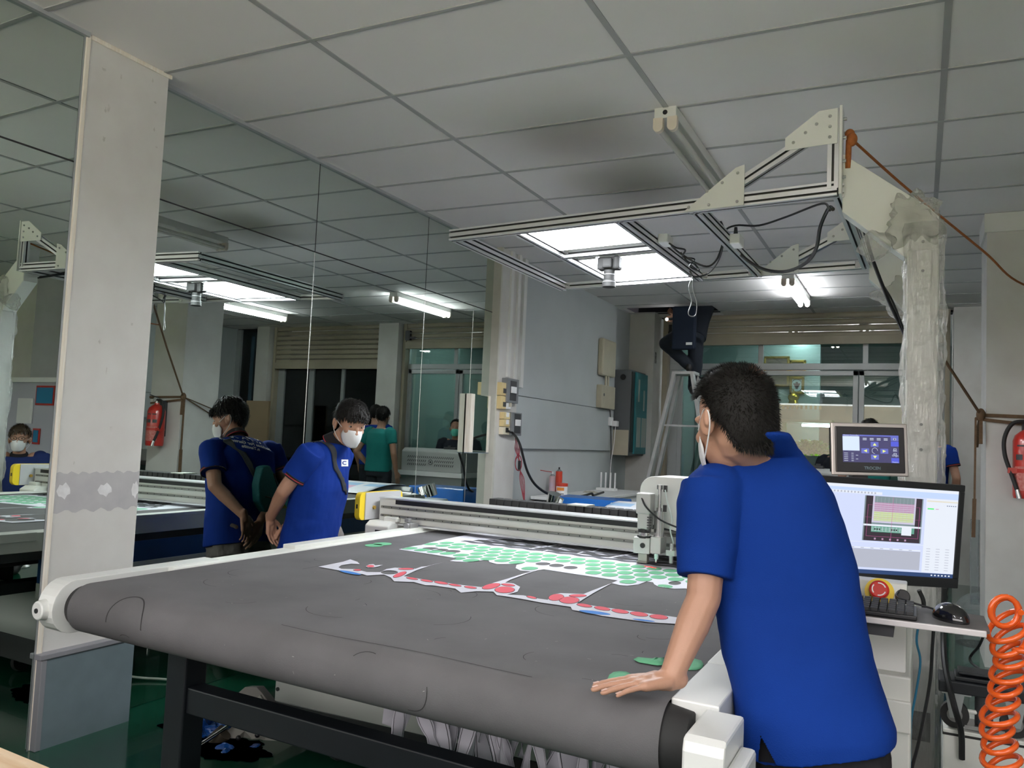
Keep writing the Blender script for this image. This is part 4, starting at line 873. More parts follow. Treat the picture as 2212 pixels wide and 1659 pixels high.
ps(.14, .40, .88, 1, 12); ps(.17, .86, .85, 1, 9, 4); ps(.17, .66, .85, .86, 5, 4); ps(.17, .45, .85, .66, 6, 4); ps(.0, .33, 1, .37, 8, 5); ps(.14, .20, .88, .33, 7, 4); ps(.66, .16, .83, .36, 8, 6)
ps(0, 0, .02, 1, 9, 5); ps(.98, 0, 1, 1, 9, 5); ps(.14, .37, .88, .41, 9, 5)
for k in range(9): ps(.17, .47+.045*k, .85, .474+.045*k, 8, 6)
for k in range(10): ps(.21+.065*k, .45, .213+.065*k, .98, 1, 6)
for k in range(12): ps(.15+.06*k, .22, .155+.06*k, .32, 8, 6)
for k in range(3): ps(.16, .225+.035*k, .66, .23+.035*k, 8, 6)
for a in (.19, .23, .27, .48, .52, .56): ps(a, .25, a+.025, .28, 4, 7)
ps(.06, .10, .95, .105, 11, 6); ps(.06, .8, .95, .803, 11, 6); ps(.06, .10, .064, .8, 11, 6); ps(.945, .1, .95, .8, 11, 6); ps(.48, .0, .485, 1, 11, 7); ps(0, .52, 1, .523, 11, 7)
for k in range(5): ps(.2+.13*k, .03, .23+.13*k, .07, 5, 6)
scr(b, 0, .355, .80, .36, 8, 2); scr(b, 0, .285, .785, .30, 8, 2); scr(b, 0, .07, .785, .28, 1, 2)
for k in range(12): scr(b, .05+.06*k, .288, .07+.06*k, .296, 1, 4)
scr(b, .80, .05, 1, .895, 8, 1); scr(b, .805, .86, 1, .875, 13, 3); scr(b, .81, .772, .85, .787, 10, 4); scr(b, .86, .777, .88, .782, 11, 4)
for r_ in range(9):
    for k in range(3): scr(b, .82+.06*k, .08+.03*r_, .845+.06*k, .086+.03*r_, 1, 4)
for k in range(5): scr(b, .93+.013*k, .82, .937+.013*k, .828, 3, 4)
for k in range(6): scr(b, .86+.022*k, .015, .87+.022*k, .03, 8, 3)
b.obj('screen', SC, MO, fix=False)
# touch controller
CT = dict(); TLc = D(1797, 912, 2.62); TRc = D(1963, 916, 2.62); BLc = D(1797, 1026, 2.60)
x = (TRc-TLc).normalized(); y = (TLc-BLc); ch_ = y.length; y = (y-x*y.dot(x)).normalized(); nz = x.cross(y); nz = -nz if nz.dot(_f) > 0 else nz; cw = (TRc-TLc).length; O = BLc
t = E('touch_controller', mp(cw/2, 0, -.03), 'small touch screen controller in a steel frame on top of the monitor', 'control panel'); TC = t
mprism(B(), 0, 0, cw, ch_, -.008, 0).obj('steel_frame', mat('brushed_frame', (.55, .50, .48), .3, .6), TC, bevel=.004)
mprism(B(), .012, .010, cw-.012, ch_-.012, -.05, .003).obj('front_glass', mat('controller_glass', (.025, .022, .025), .12), TC, bevel=.003)
mprism(B(), cw*.3, -.12, cw*.5, .02, -.05, -.02).obj('stand', dark, TC)
CS = [em('panel_navy', (.055, .05, .14)), em('panel_blue', (.08, .10, .62)), em('panel_white', (.62, .72, .90)), em('panel_arrow', (.75, .82, .25)), em('panel_text', (.55, .6, .7)), em('panel_title', (.12, .14, .5))]
b = B(); sx0, sx1, sy0, sy1 = .035, cw-.032, .042, ch_-.038
def cs_(a0_, b0_, a1_, b1_, m, l=1):
    z_ = .0034+.0002*l; b.add([mp(sx0+(sx1-sx0)*a, sy0+(sy1-sy0)*c_, z_) for a, c_ in ((a0_, b0_), (a1_, b0_), (a1_, b1_), (a0_, b1_))], [(0, 1, 2, 3)], m)
cs_(0, 0, 1, 1, 0, 0); cs_(0, .95, 1, 1, 5); cs_(0, .42, .30, .94, 2); cs_(.86, .60, 1, .78, 1); cs_(.86, 0, 1, .18, 1); cs_(.86, .80, 1, .95, 5)
for c_, d_ in (((.57, .66), (0, 1)), ((.57, .20), (0, -1)), ((.40, .42), (-1, 0)), ((.74, .42), (1, 0))):
    cs_(c_[0]-.07, c_[1]-.09, c_[0]+.07, c_[1]+.09, 5, 1)
    if d_[0]: P_ = [(c_[0]+d_[0]*.03, c_[1]), (c_[0]-d_[0]*.03, c_[1]+.055), (c_[0]-d_[0]*.03, c_[1]-.055)]
    else: P_ = [(c_[0], c_[1]+d_[1]*.05), (c_[0]-.035, c_[1]-d_[1]*.045), (c_[0]+.035, c_[1]-d_[1]*.045)]
    b.add([mp(sx0+(sx1-sx0)*a, sy0+(sy1-sy0)*q, .0039) for a, q in P_], [(0, 1, 2)], 3)
for r_ in range(5):
    cs_(.02, .04+.068*r_, .09, .058+.068*r_, 4, 2); cs_(.15, .04+.068*r_, .19, .058+.068*r_, 4, 2)
    if r_ % 2: cs_(.23, .04+.068*r_, .27, .058+.068*r_, 4, 2)
for k in range(4):
    for r_ in range(2): cs_(.36+.125*k, .86-.05*r_, .43+.125*k, .885-.05*r_, 4, 2)
for cy in (.87, .50, .33): cs_(.905, cy-.04, .955, cy+.03, 4, 2); cs_(.915, cy-.028, .945, cy+.018, 0, 3)
b.obj('display', CS, TC, fix=False)
tx = mat('controller_logo', (.18, .26, .30), .4)
text_mesh('TROCEN', 'maker_badge', .013, tx, mp(cw*.52, .024, .0036), x, y, TC, bold=.0002)
pt = em('panel_caption', (.55, .6, .75))
for s_, a, c_, z_ in (('Box', .93, .44, .008), ('Origin', .93, .265, .008), ('Future', .93, .03, .007), ('Motion Controller', .15, .975, .0065)):
    text_mesh(s_, 'screen_caption', z_, pt, mp(sx0+(sx1-sx0)*a, sy0+(sy1-sy0)*c_, .0042), x, y, TC, depth=.0001)
B().tube([mp(sx0+(sx1-sx0)*.57+.009*math.cos(q*.52), sy0+(sy1-sy0)*.43+.009*math.sin(q*.52), .004) for q in range(10)], .0006, n=5).obj('dial', pt, TC)
cable([D(1862, 1262, 2.56), D(1860, 1290, 2.5), D(1858, 1300, 2.5)], .003, 'short black lead below the monitor left of the stop button')
cable([D(1985, 1275, 2.7), D(1995, 1300, 2.7), D(1993, 1330, 2.7), D(1980, 1345, 2.7)], .007, 'bundle of black leads dropping behind the tray under the monitor')
cable([D(2018, 1340, 2.5), D(2014, 1400, 2.5), D(2008, 1480, 2.5), D(1985, 1600, 2.5), D(1970, 1659, 2.5), D(1950, 1750, 2.5)], .005, 'black cable hanging in front of the wrapped post below the tray')
cable([D(1985, 1345, 2.5), D(1980, 1385, 2.5), D(1988, 1430, 2.5), D(1978, 1500, 2.5), D(1968, 1560, 2.5), D(1966, 1659, 2.5), D(1966, 1750, 2.5)], .0035, 'thin blue cable hanging beside the white cabinet', mat('blue_cable', (.02, .15, .26), .4))
cable([D(2040, 1270, 3.0), D(2038, 1360, 3.0), D(2042, 1440, 2.9), D(2060, 1520, 2.8), D(2076, 1580, 2.8), D(2078, 1640, 2.8)], .010, 'thick black cable curving down past the stacked casters')
cable([D(2130, 1360, 3.0), D(2115, 1395, 3.1), D(2095, 1425, 3.15), (.22, 3.40, .58)], .005, 'short black cable behind the tray leading to the casters')
# coiled air hose
pts_ = []
hc_ = V((.180, 2.235, 0))
for k in range(0, 24*21):
    t_ = k/24; z = .995-.0 - t_*.032*(1 if t_ < 2.2 else 1); tilt = .03*math.sin(t_*1.7); zz = z-.03+.018*math.sin(2*math.pi*t_+1)*(1 if t_ > 2 else 1.4)
    rr = .033+.004*math.sin(t_*2.1)
    pts_.append((hc_.x+.012*math.sin(t_*.6)+rr*math.cos(2*math.pi*t_), hc_.y+rr*math.sin(2*math.pi*t_), zz))
hose_m = mat('orange_hose', (0.80, 0.115, 0.015), 0.25, coat=.4)
B0 = B().tube(pts_, .0066, n=10)
for k_ in (0, 1): B0.tube([V((.180+.004*k_, 2.235+.012*k_, .985))+_r*.032*math.cos(a_*.35)+_u*(.034*math.sin(a_*.35)-.004*k_) for a_ in range(19)], .0066, n=10)
B0.tube(smoothpath([(.225, 2.25, .90), (.20, 2.21, .905), (.26, 2.2, .91), (.33, 2.22, .90), (.40, 2.3, .86)]), .0072, n=10)
T(B0.obj('coiled_hose', hose_m, smooth=True), 'bright orange coiled air hose hanging at the right edge beside the tray', 'hose')
# casters and white boxes on the floor at the right
def drawerbox(px0, py0, z1, lab, s_=1.0):
    t_ = E('tool_box', (px0, py0, 0), lab, 'box')
    B().b2((px0, py0, .0), (px0+.62, py0+.30, z1)).obj('body', mwhite, t_, bevel=.004)
    B().b2((px0-.002, py0-.002, z1-.02), (px0+.625, py0+.305, z1-.012)).obj('lid_gap', rubber, t_)
    B().tube([(px0+.03, py0+.04, z1), (px0+.03, py0+.04, z1+.06), (px0+.19, py0+.04, z1+.06), (px0+.19, py0+.04, z1)], .008).obj('handle', mwhite, t_, smooth=True)
drawerbox(.085, 3.30, .40, 'white steel box with a bar handle standing under the stacked casters')
def dolly(c_, lab, s_=1.0):
    t_ = E('caster_truck', c_, lab, 'caster truck'); c_ = V(c_)
    B().b2(c_+V((-.03, -.06, .12)), c_+V((.26, .10, .16))).b2(c_+V((.02, -.04, .16)), c_+V((.16, .08, .175))).b2(c_+V((.03, -.03, .18)), c_+V((.15, .07, .19))).obj('plate', black_m, t_, bevel=.004)
    for dx in (.02, .20):
        w_2 = B().cyl(c_+V((dx-.0, -.045, .045)), c_+V((dx, -.015, .045)), .045, n=26).obj('caster_wheel', rubber, t_, smooth=True)
        B().cyl(c_+V((dx, -.048, .045)), c_+V((dx, -.012, .045)), .024, n=20).obj('wheel_hub', mat('hub_grey', (.25, .25, .24), .4, .4), w_2, smooth=True)
        B().prism([c_+V((dx-.03, -.052, .12)), c_+V((dx+.03, -.052, .12)), c_+V((dx+.015, -.052, .035)), c_+V((dx-.015, -.052, .035))], (0, .005, 0)).b2(c_+V((dx-.04, -.055, .115)), c_+V((dx+.05, .02, .122))).obj('caster_fork', mat('zinc', (.40, .42, .42), .4, .5), t_)
    B().cyl(c_+V((.11, -.01, .02)), c_+V((.11, -.01, .12)), .028).obj('centre_post', dark, t_, smooth=True); B().b2(c_+V((.05, -.05, .005)), c_+V((.17, .04, .018))).obj('foot_plate', steel, t_)
dolly((.10, 3.36, .402), 'black caster truck with two grey wheels lying on the white steel box')

dolly((.20, 2.62, .30), 'nearer black caster truck at the lower right corner beside the orange hose')
t = E('tool_crate', (.17, 2.6, 0), 'low white box with bar handle at the bottom right under the nearer casters', 'box')
B().b2((.12, 2.60, .0), (.62, 2.95, .298)).obj('body', mwhite, t, bevel=.004)
B().tube([(.14, 2.585, .24), (.14, 2.56, .33), (.20, 2.56, .33)], .007).obj('handle', mwhite, t, smooth=True)
T(B().b2((.205, 2.58, .492), (.265, 2.68, .50)).b2((.21, 2.575, .50), (.26, 2.60, .505)).obj('clear_clip', clear), 'small clear plastic clip lying on the nearer caster truck', 'clip')
T(B().cyl((.42, 6.95, 0), (.42, 6.95, .22), .17, n=20).ell((.42, 6.95, .25), (.17, .17, .12)).obj('water_bottle', clear, smooth=True), 'large clear plastic bag of bottles on the floor beyond the right pillar', 'bag')
T(B().tube(smoothpath([(.37, 6.85, .3), (.365, 6.85, .6), (.37, 6.86, .9)]), .03).obj('clear_tube', clear, smooth=True), 'clear ribbed plastic tube standing beside the right pillar', 'tube')
# ---------------------------------------------------------------- switches, boxes and wires on the far pillar and left wall
def wbox(nm, x0, y0_, z0_, dx, dy, dz, m_, lab, cat, bev=.004, extra=None):
    t_ = E(nm, (x0+dx/2, y0_+dy/2, z0_), lab, cat); B().b2((x0, y0_, z0_), (x0+dx, y0_+dy, z0_+dz)).obj('body', m_, t_, bevel=bev)
    if extra: extra(t_)
    return t_
def swf(y0_, z0_, front=False):
    def f(t_):
        B().b2((-3.166, y0_+.03, z0_+.03), (-3.155, y0_+.07, z0_+.09)).obj('switch', dark, t_)
    return f
PXF = -3.22
def breaker(y0_, z0_):
    def f(t_):
        B().b2((PXF+.06, y0_+.05, z0_+.02), (PXF+.063, y0_+.17, z0_+.19)).obj('window_recess', dark, t_)
        B().b2((PXF+.06, y0_+.06, z0_+.085), (PXF+.075, y0_+.15, z0_+.14)).obj('breaker', wht, t_)
    return f
wbox('breaker_box', PXF, 6.29, 1.645, .06, .22, .21, boxgrey, 'upper grey breaker box on the far cream pillar', 'electrical box', extra=breaker(6.29, 1.645))
wbox('breaker_box', PXF, 6.40, 1.365, .06, .20, .20, boxgrey, 'lower grey breaker box on the far cream pillar', 'electrical box', extra=breaker(6.40, 1.365))
def rocker(y0_, z0_, m_=None):
    def f(t_): B().b2((PXF+.045, y0_+.04, z0_+.02), (PXF+.052, y0_+.085, z0_+.06)).obj('switch', m_ or dark, t_)
    return f
for y0_, z0_, dy, dz, lab, m_, mm in ((6.20, 1.70, .10, .11, 'upper yellowed socket box beside the upper grey breaker box', ywhite, None), (6.205, 1.585, .10, .11, 'second yellowed socket box under the first on the far pillar', ywhite, None),
        (6.315, 1.59, .08, .055, 'small ivory double switch under the upper grey breaker box', wht, beige), (6.275, 1.50, .12, .06, 'yellowed switch with square rocker left of the lower breaker box', ywhite, wht), (6.275, 1.437, .12, .06, 'second yellowed rocker switch left of the lower breaker box', ywhite, wht), (6.275, 1.368, .12, .065, 'bottom ivory socket with a black plug in it', mat('old_ivory', (.72, .66, .50), .5), black)):
    wbox('wall_switch', PXF, y0_, z0_, .045, dy, dz, m_, lab, 'switch', extra=rocker(y0_, z0_, mm))
for y0_, z0_, lab in ((2.652, 1.0, ''),): pass
cable([(-3.17, 6.36, 1.40), (-3.14, 6.40, 1.38), D(1123, 960, 6.9), D(1140, 1020, 7.0), D(1165, 1055, 7.1), D(1210, 1076, 7.3), D(1255, 1072, 7.6), D(1278, 1066, 7.8), D(1282, 1070, 7.8), (-2.84, 7.9, .84)], .011, 'thick black cable sweeping from the pillar socket down to the blue box')
redw = mat('red_wire', (.30, .03, .05), .5)
b = B()
for k in range(4):
    o_ = .012*k
    b.tube(smoothpath([at(1111+2*k, 945, 1, 6.62), at(1113+3*k, 970, 1, 6.62), at(1118+k, 985, 1, 6.62), at(1124-k, 1010, 1, 6.62), at(1123+3*k, 1035, 1, 6.62), at(1130+k, 1075, 1, 6.62), at(1133, 1085, 1, 6.62)]), .0035)
b.tube([at(1119+7*math.cos(a*.42)+1, 1000+17*math.sin(a*.42), 1, 6.61) for a in range(16)], .004).tube([at(1118+5*math.cos(a*.42), 1002+14*math.sin(a*.42), 1, 6.60) for a in range(16)], .004)
b.b2(at(1122, 1005, 1, 6.60)-V((.01, .01, .04)), at(1122, 1005, 1, 6.60)+V((.01, .01, .04)), 1)
T(b.obj('wire_bundle', [redw, black], smooth=True), 'looped bundle of thin red wires hanging below the pillar switches', 'wires')
# intercoms, teal distribution board
def knobs(t_):
    B().b2((-3.20, 9.02, 2.20), (-3.196, 9.14, 2.27)).b2((-3.20, 8.84, 2.17), (-3.197, 9.0, 2.5)).obj('panel', beige, t_, bevel=.003)
wbox('control_box', -3.262, 8.72, 2.10, .07, .44, .42, beige, 'long beige plastic box high on the grey wall with conduits below', 'electrical box', .02, knobs)
def hol(t_):
    for z_ in (1.80, 1.88, 1.95): B().cyl((-3.20, 8.80, z_), (-3.196, 8.80, z_), .018, n=14).obj('knockout', beige if z_ != 1.88 else dark, t_)
    B().cyl((-3.22, 8.9, 1.99), (-3.22, 8.9, 2.10), .012).cyl((-3.22, 8.98, 1.99), (-3.22, 8.98, 2.10), .012).obj('conduit', beige, t_)
wbox('junction_box', -3.262, 8.72, 1.73, .065, .46, .26, beige, 'square beige junction box under the long beige box', 'electrical box', .006, hol)
t = wbox('charger_socket', -3.262, 9.15, 1.54, .03, .10, .10, wht, 'white socket with a charger plugged in beside the distribution board', 'socket')
B().b2((-3.235, 9.2, 1.535), (-3.17, 9.27, 1.60)).obj('plug', wht, t, bevel=.008)
B().tube(smoothpath([(-3.20, 9.24, 1.54), (-3.21, 9.22, 1.3), (-3.2, 9.12, 1.1), (-3.18, 9.05, .82)]), .004).obj('lead', wht, t, smooth=True)
cable([(-3.25, 9.17, 1.72), (-3.24, 9.19, 1.5), (-3.23, 9.2, 1.2), (-3.2, 9.1, .80)], .006, 'black cable dropping down the wall beside the white charger')
t = E('distribution_board', (-3.1, 9.6, 1.2), 'large grey electrical distribution board with an open teal door', 'electrical box')
B().b2((-3.30, 9.37, 1.20), (-3.075, 9.95, 2.22)).obj('body', mat('board_grey', (.13, .14, .15), .5), t, bevel=.004)
B().b2((-3.30, 9.365, 1.20), (-3.08, 9.37, 1.50)).obj('lower_panel', beige, t); B().cyl((-3.17, 9.36, 2.13), (-3.17, 9.365, 2.13), .035, n=18).obj('knockout', black, t)
B().b2((-3.076, 9.40, 1.24), (-3.065, 9.50, 2.20)).obj('wiring_gap', black, t)
tdo = B().b2((-3.07, 9.50, 1.22), (-3.045, 9.96, 2.20)).obj('door', mat('teal_enamel', (.02, .22, .25), .45), t, bevel=.004)
for q in ((9.58, 9.63, 1.85, 2.12), (9.79, 9.83, 1.75, 2.0), (9.56, 9.70, 1.30, 1.66), (9.75, 9.92, 1.30, 1.66)): B().b2((-3.045, q[0], q[2]), (-3.04, q[1], q[3])).obj('door_plate', mat('board_pale', (.42, .48, .45), .5), tdo)
T(B().b2((-2.974, 9.99, 2.36), (-2.97, 10.05, 2.5)).obj('door_sign', mat('old_notice', (.4, .38, .34), .7, col2=(.1, .1, .1), scale=40)), 'small printed notice on the corner pillar above the distribution board', 'notice')
# long white desk in the alcove, with cans, jar, router, rag
t = E('desk', (-3.0, 8.0, 0), 'white topped metal desk along the grey wall behind the gantry', 'desk')
B().b2((-3.285, 7.12, .775), (-2.75, 9.2, .805)).obj('top', wht, t, bevel=.004)
B().b2((-3.27, 7.18, .0), (-2.80, 7.24, .775)).b2((-3.27, 9.1, 0), (-2.80, 9.16, .775)).b2((-3.27, 7.2, .3), (-3.25, 9.1, .775)).obj('frame', black_m, t)
B().b2((-2.79, 8.3, .2), (-2.77, 9.1, .775)).obj('side_panel', wht, t)
def can(c_, r, h, m_, cap, lab, nm='spray_can'):
    t_ = E(nm, c_, lab, 'can'); c_ = V(c_); B().cyl(c_, c_+V((0, 0, h)), r, n=24).obj('body', m_, t_, smooth=True, bevel=.003)
    B().cyl(c_+V((0, 0, h)), c_+V((0, 0, h+.018)), r*.9, r*.4, n=20).obj('dome', steel, t_, smooth=True)
    B().cyl(c_+V((0, 0, h+.018)), c_+V((0, 0, h+.04)), .008, n=12).obj('nozzle', cap, t_, smooth=True); return t_
def ondesk(u, v, x): q = at(u, v, 0, x); q.z = .806; return q
c1_ = ondesk(1192, 1067, -3.17); c2_ = ondesk(1206, 1066, -3.19)
lav = mat('lavender_print', (.40, .38, .55), .4, col2=(.62, .30, .12), scale=3)
t = can(c1_, .03, .19, lav, wht, 'lavender and orange spray can with a red straw on the white desk')
B().cyl(c1_+V((0, 0, .225)), c1_+V((-.17, 0, .24)), .0035, n=6).obj('straw', red, t)
can(c2_, .033, .23, mat('can_red', (.62, .06, .03), .35), black, 'tall red orange spray can behind the lavender one on the desk')
c3_ = ondesk(1213, 1071, -3.08); t = E('jar', c3_, 'white round jar with a red lid and orange label on the desk', 'jar')
B().cyl(c3_, c3_+V((0, 0, .095)), .052, .055, n=28).obj('body', wht, t, smooth=True, bevel=.003); B().cyl(c3_+V((0, 0, .095)), c3_+V((0, 0, .125)), .058, n=28).obj('lid', mat('can_red', (.62, .06, .03), .35), t, smooth=True, bevel=.003)
lb = B()
for k in range(8):
    a, q_ = math.radians(235+10*k), math.radians(245+10*k)
    lb.add([c3_+V((.0562*math.cos(z), .0562*math.sin(z), h)) for z, h in ((a, .055), (q_, .055), (q_, .085), (a, .085))], [(0, 1, 2, 3)])
    lb.add([c3_+V((.0555*math.cos(z), .0555*math.sin(z), h)) for z, h in ((a, .02), (q_, .02), (q_, .028), (a, .028))], [(0, 1, 2, 3)], 1)
lb.obj('label', [mat('orange_label', (.75, .25, .03), .5), dark], t)
ro = ondesk(1310, 1063, -3.12); t = E('router', ro, 'white router with four upright antennas at the right end of the desk', 'router')
B().b2(ro+V((-.11, -.05, 0)), ro+V((.11, .06, .03))).obj('body', wht, t, bevel=.006)
for k in range(4): B().b2(ro+V((-.09+.055*k, .03, .02)), ro+V((-.072+.055*k, .045, .20))).obj('antenna', wht, t, bevel=.003)
rg = bunch(ondesk(1276, 1065, -3.1), .07, 4); 
for q in rg.v: q.z = .806+(q.z-.806)*.25 if q.z > .806 else .806
T(rg.obj('rag', mat('work_glove_cloth', (.60, .57, .48), .9, var=.3, scale=40), smooth=True), 'crumpled cream work gloves lying on the desk beside the router', 'gloves')
# take-up unit behind the gantry: blue housing, rollers, printed cloth
t = E('blue_housing', (-2.6, 6.9, 0), 'bright blue steel housing at the feed end of the machine, below the desk', 'machine box')
B().b2((-2.85, 6.62, .35), (-2.25, 7.0, .855)).obj('body', mat('bright_blue', (.01, .13, .48), .35, coat=.2), t, bevel=.01)
T(B().cyl((-2.52, 6.28, .80), (-.9, 6.28, .80), .026, n=20).cyl((-2.56, 6.28, .80), (-2.52, 6.28, .80), .015).obj('feed_roller', steel, smooth=True), 'long steel feed roller behind the gantry', 'roller')
lt = mat('pale_blue_print', (.62, .70, .82), .8, col2=(.42, .58, .80), scale=5); 
b = B(); n_ = 26
prof_ = [(5.95, .80), (6.08, .82), (6.22, .845), (6.35, .86), (6.5, .865)]+[(6.6+.06*math.sin(a*.6), .805+.06*math.cos(a*.6)) for a in range(1, 10)]
for k in range(n_+1):
    x = -2.2+1.65*k/n_
    b.v += [V((x, y, z)) for y, z in prof_]
m_ = len(prof_); b.f = [(k*m_+j, k*m_+j+1, (k+1)*m_+j+1, (k+1)*m_+j) for k in range(n_) for j in range(m_-1)]
b.m = [(1 if (j == 2 and k % 4 < 3) else 2 if (j == 1 and 3 < k < 20) else 0) for k in range(n_) for j in range(m_-1)]
T(b.obj('fabric_roll', [mat('white_cloth', (.74, .75, .80), .85), mat('sky_print', (.36, .55, .78), .85), mat('pink_print', (.70, .42, .55), .85)], smooth=True, fix=False, solid=.003), 'roll of white cloth printed pale blue and pink feeding in behind the gantry', 'fabric')
b = B()
T(B().cyl((-2.30, 6.6, .805), (-.5, 6.6, .805), .035, n=20).obj('cloth_core', wht, smooth=True), 'white cardboard core inside the cloth roll behind the gantry', 'roller')
T(B().cyl(at(1192, 1092, 2, .80), at(1192, 1092, 2, .80)+V((.03, -.02, .10)), .05, .055, n=20).cyl(at(1203, 1094, 2, .80), at(1203, 1094, 2, .80)+V((.03, 0, .07)), .03).obj('steel_can', chrome, smooth=True), 'dented shiny steel tin on the feed end behind the gantry', 'tin')
# grey cabinet with slots (laser machine) behind the machine
t = E('laser_machine', (-.82, 9.4, 0), 'light grey machine cabinet with slanted vent slots seen in the mirror', 'machine'); lg = mat('warm_grey_enamel', (.46, .47, .46), .45)
B().prism([V((-1.28, 9.3, .86)), V((-1.28, 9.3, 1.12)), V((-1.28, 9.36, 1.16)), V((-1.28, 9.78, 1.16)), V((-1.28, 9.78, .86))], (.92, 0, 0)).obj('body', lg, t, bevel=.012)
B().b2((-1.32, 9.26, .80), (-.32, 9.8, .86)).obj('bench_top', wht, t); B().b2((-1.30, 9.3, 0), (-.34, 9.78, .80)).obj('base_cabinet', mat('base_grey', (.35, .36, .36), .5), t)
sl = B()
for r_ in range(3):
    for k in range(24):
        if r_ and 9 < k < 14: continue
        x = -1.17+.03*k; z = 1.06-.05*r_; sl.prism([V((x, 9.298, z)), V((x+.008, 9.298, z)), V((x+.022, 9.298, z-.028)), V((x+.014, 9.298, z-.028))], (0, .004, 0))
q = sl.obj('vent_slots', black, t); q['kind'] = 'stuff'
B().tube([(-.82+.032*math.cos(a*.5), 9.297, .985+.032*math.sin(a*.5)) for a in range(13)], .003).cyl((-.82, 9.292, .985), (-.82, 9.3, .985), .010).obj('fan_guard', dark, t)
T(B().b2((-1.1, 9.45, 1.161), (-.92, 9.6, 1.19)).b2((-1.0, 9.5, 1.19), (-.95, 9.55, 1.21)).obj('small_tools', dark, bevel=.004), 'dark hand tools lying on top of the grey slotted machine', 'tools')
# ladder
ly = 9.32; tp0 = at(1457, 800, 1, ly); tp1 = at(1505, 797, 1, ly); lz = 2.17
t = E('step_ladder', (-2.42, ly, 0), 'aluminium step ladder under the open ceiling hole, man\'s foot on top', 'ladder'); la = mat('ladder_aluminium', (.60, .60, .60), .5, .2, var=.2)
B().b2((-2.53, ly-.14, lz-.02), (-2.27, ly+.14, lz+.015)).obj('top_cap', la, t, bevel=.004)
for s_ in (-1, 1):
    for x0_, x1_ in ((-2.50, -2.95), (-2.30, -1.88)):
        B().beam((x0_, ly+s_*.12, lz), (x1_, ly+s_*.20, .0), .035, .09, up=V((0, 1, 0))).obj('stile', la, t)
for k in range(1, 7):
    f_ = k/7.2; z_ = lz*(1-f_)
    B().b2((-2.30+.42*f_-.035, ly-.13-.08*f_, z_-.012), (-2.30+.42*f_+.035, ly+.13+.08*f_, z_+.012)).obj('tread', la, t)
for k in (2, 4.3): f_ = k/7.2; B().beam((-2.50-.45*f_, ly-.13, lz*(1-f_)), (-2.30+.42*f_, ly-.13, lz*(1-f_)), .012, .02).obj('spreader_bar', la, t)
# office things behind the glass
gold = mat('gilt_frame', (.45, .28, .05), .35, .6, var=.3, scale=40)
YW = 12.19
def picture(u0, v0, u1, v1, m_, lab, crest=False):
    a = at(u0, v0, 1, YW); c_ = at(u1, v1, 1, YW); t_ = E('picture_frame', ((a.x+c_.x)/2, YW, c_.z), lab, 'picture')
    w_ = .035; x0_, x1_, z0_, z1_ = a.x, c_.x, c_.z, a.z
    b_ = B().b2((x0_, YW-.03, z0_), (x0_+w_, YW, z1_)).b2((x1_-w_, YW-.03, z0_), (x1_, YW, z1_)).b2((x0_, YW-.03, z0_), (x1_, YW, z0_+w_)).b2((x0_, YW-.03, z1_-w_), (x1_, YW, z1_)); b_.obj('frame', gold, t_, bevel=.006)
    B().b2((x0_+.02, YW-.015, z0_+.02), (x1_-.02, YW-.01, z1_-.02)).obj('picture', m_, t_)
    if crest:
        cx, cz = (x0_+x1_)/2, (z0_+z1_)/2
        B().tube([(cx+.075*math.cos(q*.52), YW-.018, cz+.09*math.sin(q*.52)) for q in range(13)], .004, n=6).b2((cx-.015, YW-.02, cz-.05), (cx+.015, YW-.016, cz+.05)).prism([V((cx-.05, YW-.02, cz+.03)), V((cx+.05, YW-.02, cz+.03)), V((cx+.02, YW-.02, cz-.03)), V((cx-.02, YW-.02, cz-.03))], (0, .004, 0)).obj('crest', mat('crest_print', (.12, .06, .06), .6), t_)
pm = mat('dark_picture', (.10, .075, .06), .5, col2=(.20, .13, .10), scale=6)
picture(1650, 770, 1705, 836, pm, 'large gilt framed dark picture on the office wall behind the glass')
picture(1706, 778, 1741, 813, mat('brown_picture', (.22, .16, .11), .5, col2=(.30, .22, .15), scale=9), 'smaller brown gilt framed picture right of the large one')
picture(1706, 814, 1737, 852, mat('pale_certificate', (.50, .60, .62), .6), 'pale framed certificate with a round crest behind the glass', True)
t = E('trophy_shelf', (-2.0, 11.9, 1.7), 'brass edged shelf with a golden bowl below the framed pictures', 'shelf')
sh0 = at(1650, 872, 1, 11.9); sh1 = at(1728, 872, 1, 11.9)
B().b2((sh0.x-.3, 11.8, sh0.z-.03), (sh1.x, 12.18, sh0.z)).obj('shelf', gold, t); b = B()
for k in range(18): b.b2((sh0.x-.28+.06*k, 11.795, sh0.z-.07), (sh0.x-.25+.06*k, 11.80, sh0.z-.02))
q = b.obj('fringe', gold, t); q['kind'] = 'stuff'
gb = at(1714, 862, 1, 11.85); T(B().cyl(gb+V((0, 0, -.06)), gb+V((0, 0, 0)), .07, .05).ell(gb+V((0, 0, .02)), (.075, .075, .06), n=24).cyl(gb+V((0, 0, .06)), gb+V((0, 0, .14)), .02, .004).obj('golden_bowl', mat('gold', (.75, .48, .06), .25, .7), smooth=True), 'golden lidded bowl on the shelf below the certificate', 'bowl')
t = E('glass_cabinet', (-1.6, 11.7, 0), 'green framed glass display cabinet behind the office glass', 'cabinet'); gf = mat('cabinet_green', (.07, .26, .10), .5)
cz1 = at(1700, 906, 1, 11.6).z; x0_ = at(1640, 940, 1, 11.6).x; x1_ = at(1797, 940, 1, 11.6).x
for x in (x0_, at(1695, 940, 1, 11.6).x, x1_): B().b2((x-.025, 11.55, 0), (x+.025, 11.6, cz1)).obj('stile', gf, t)
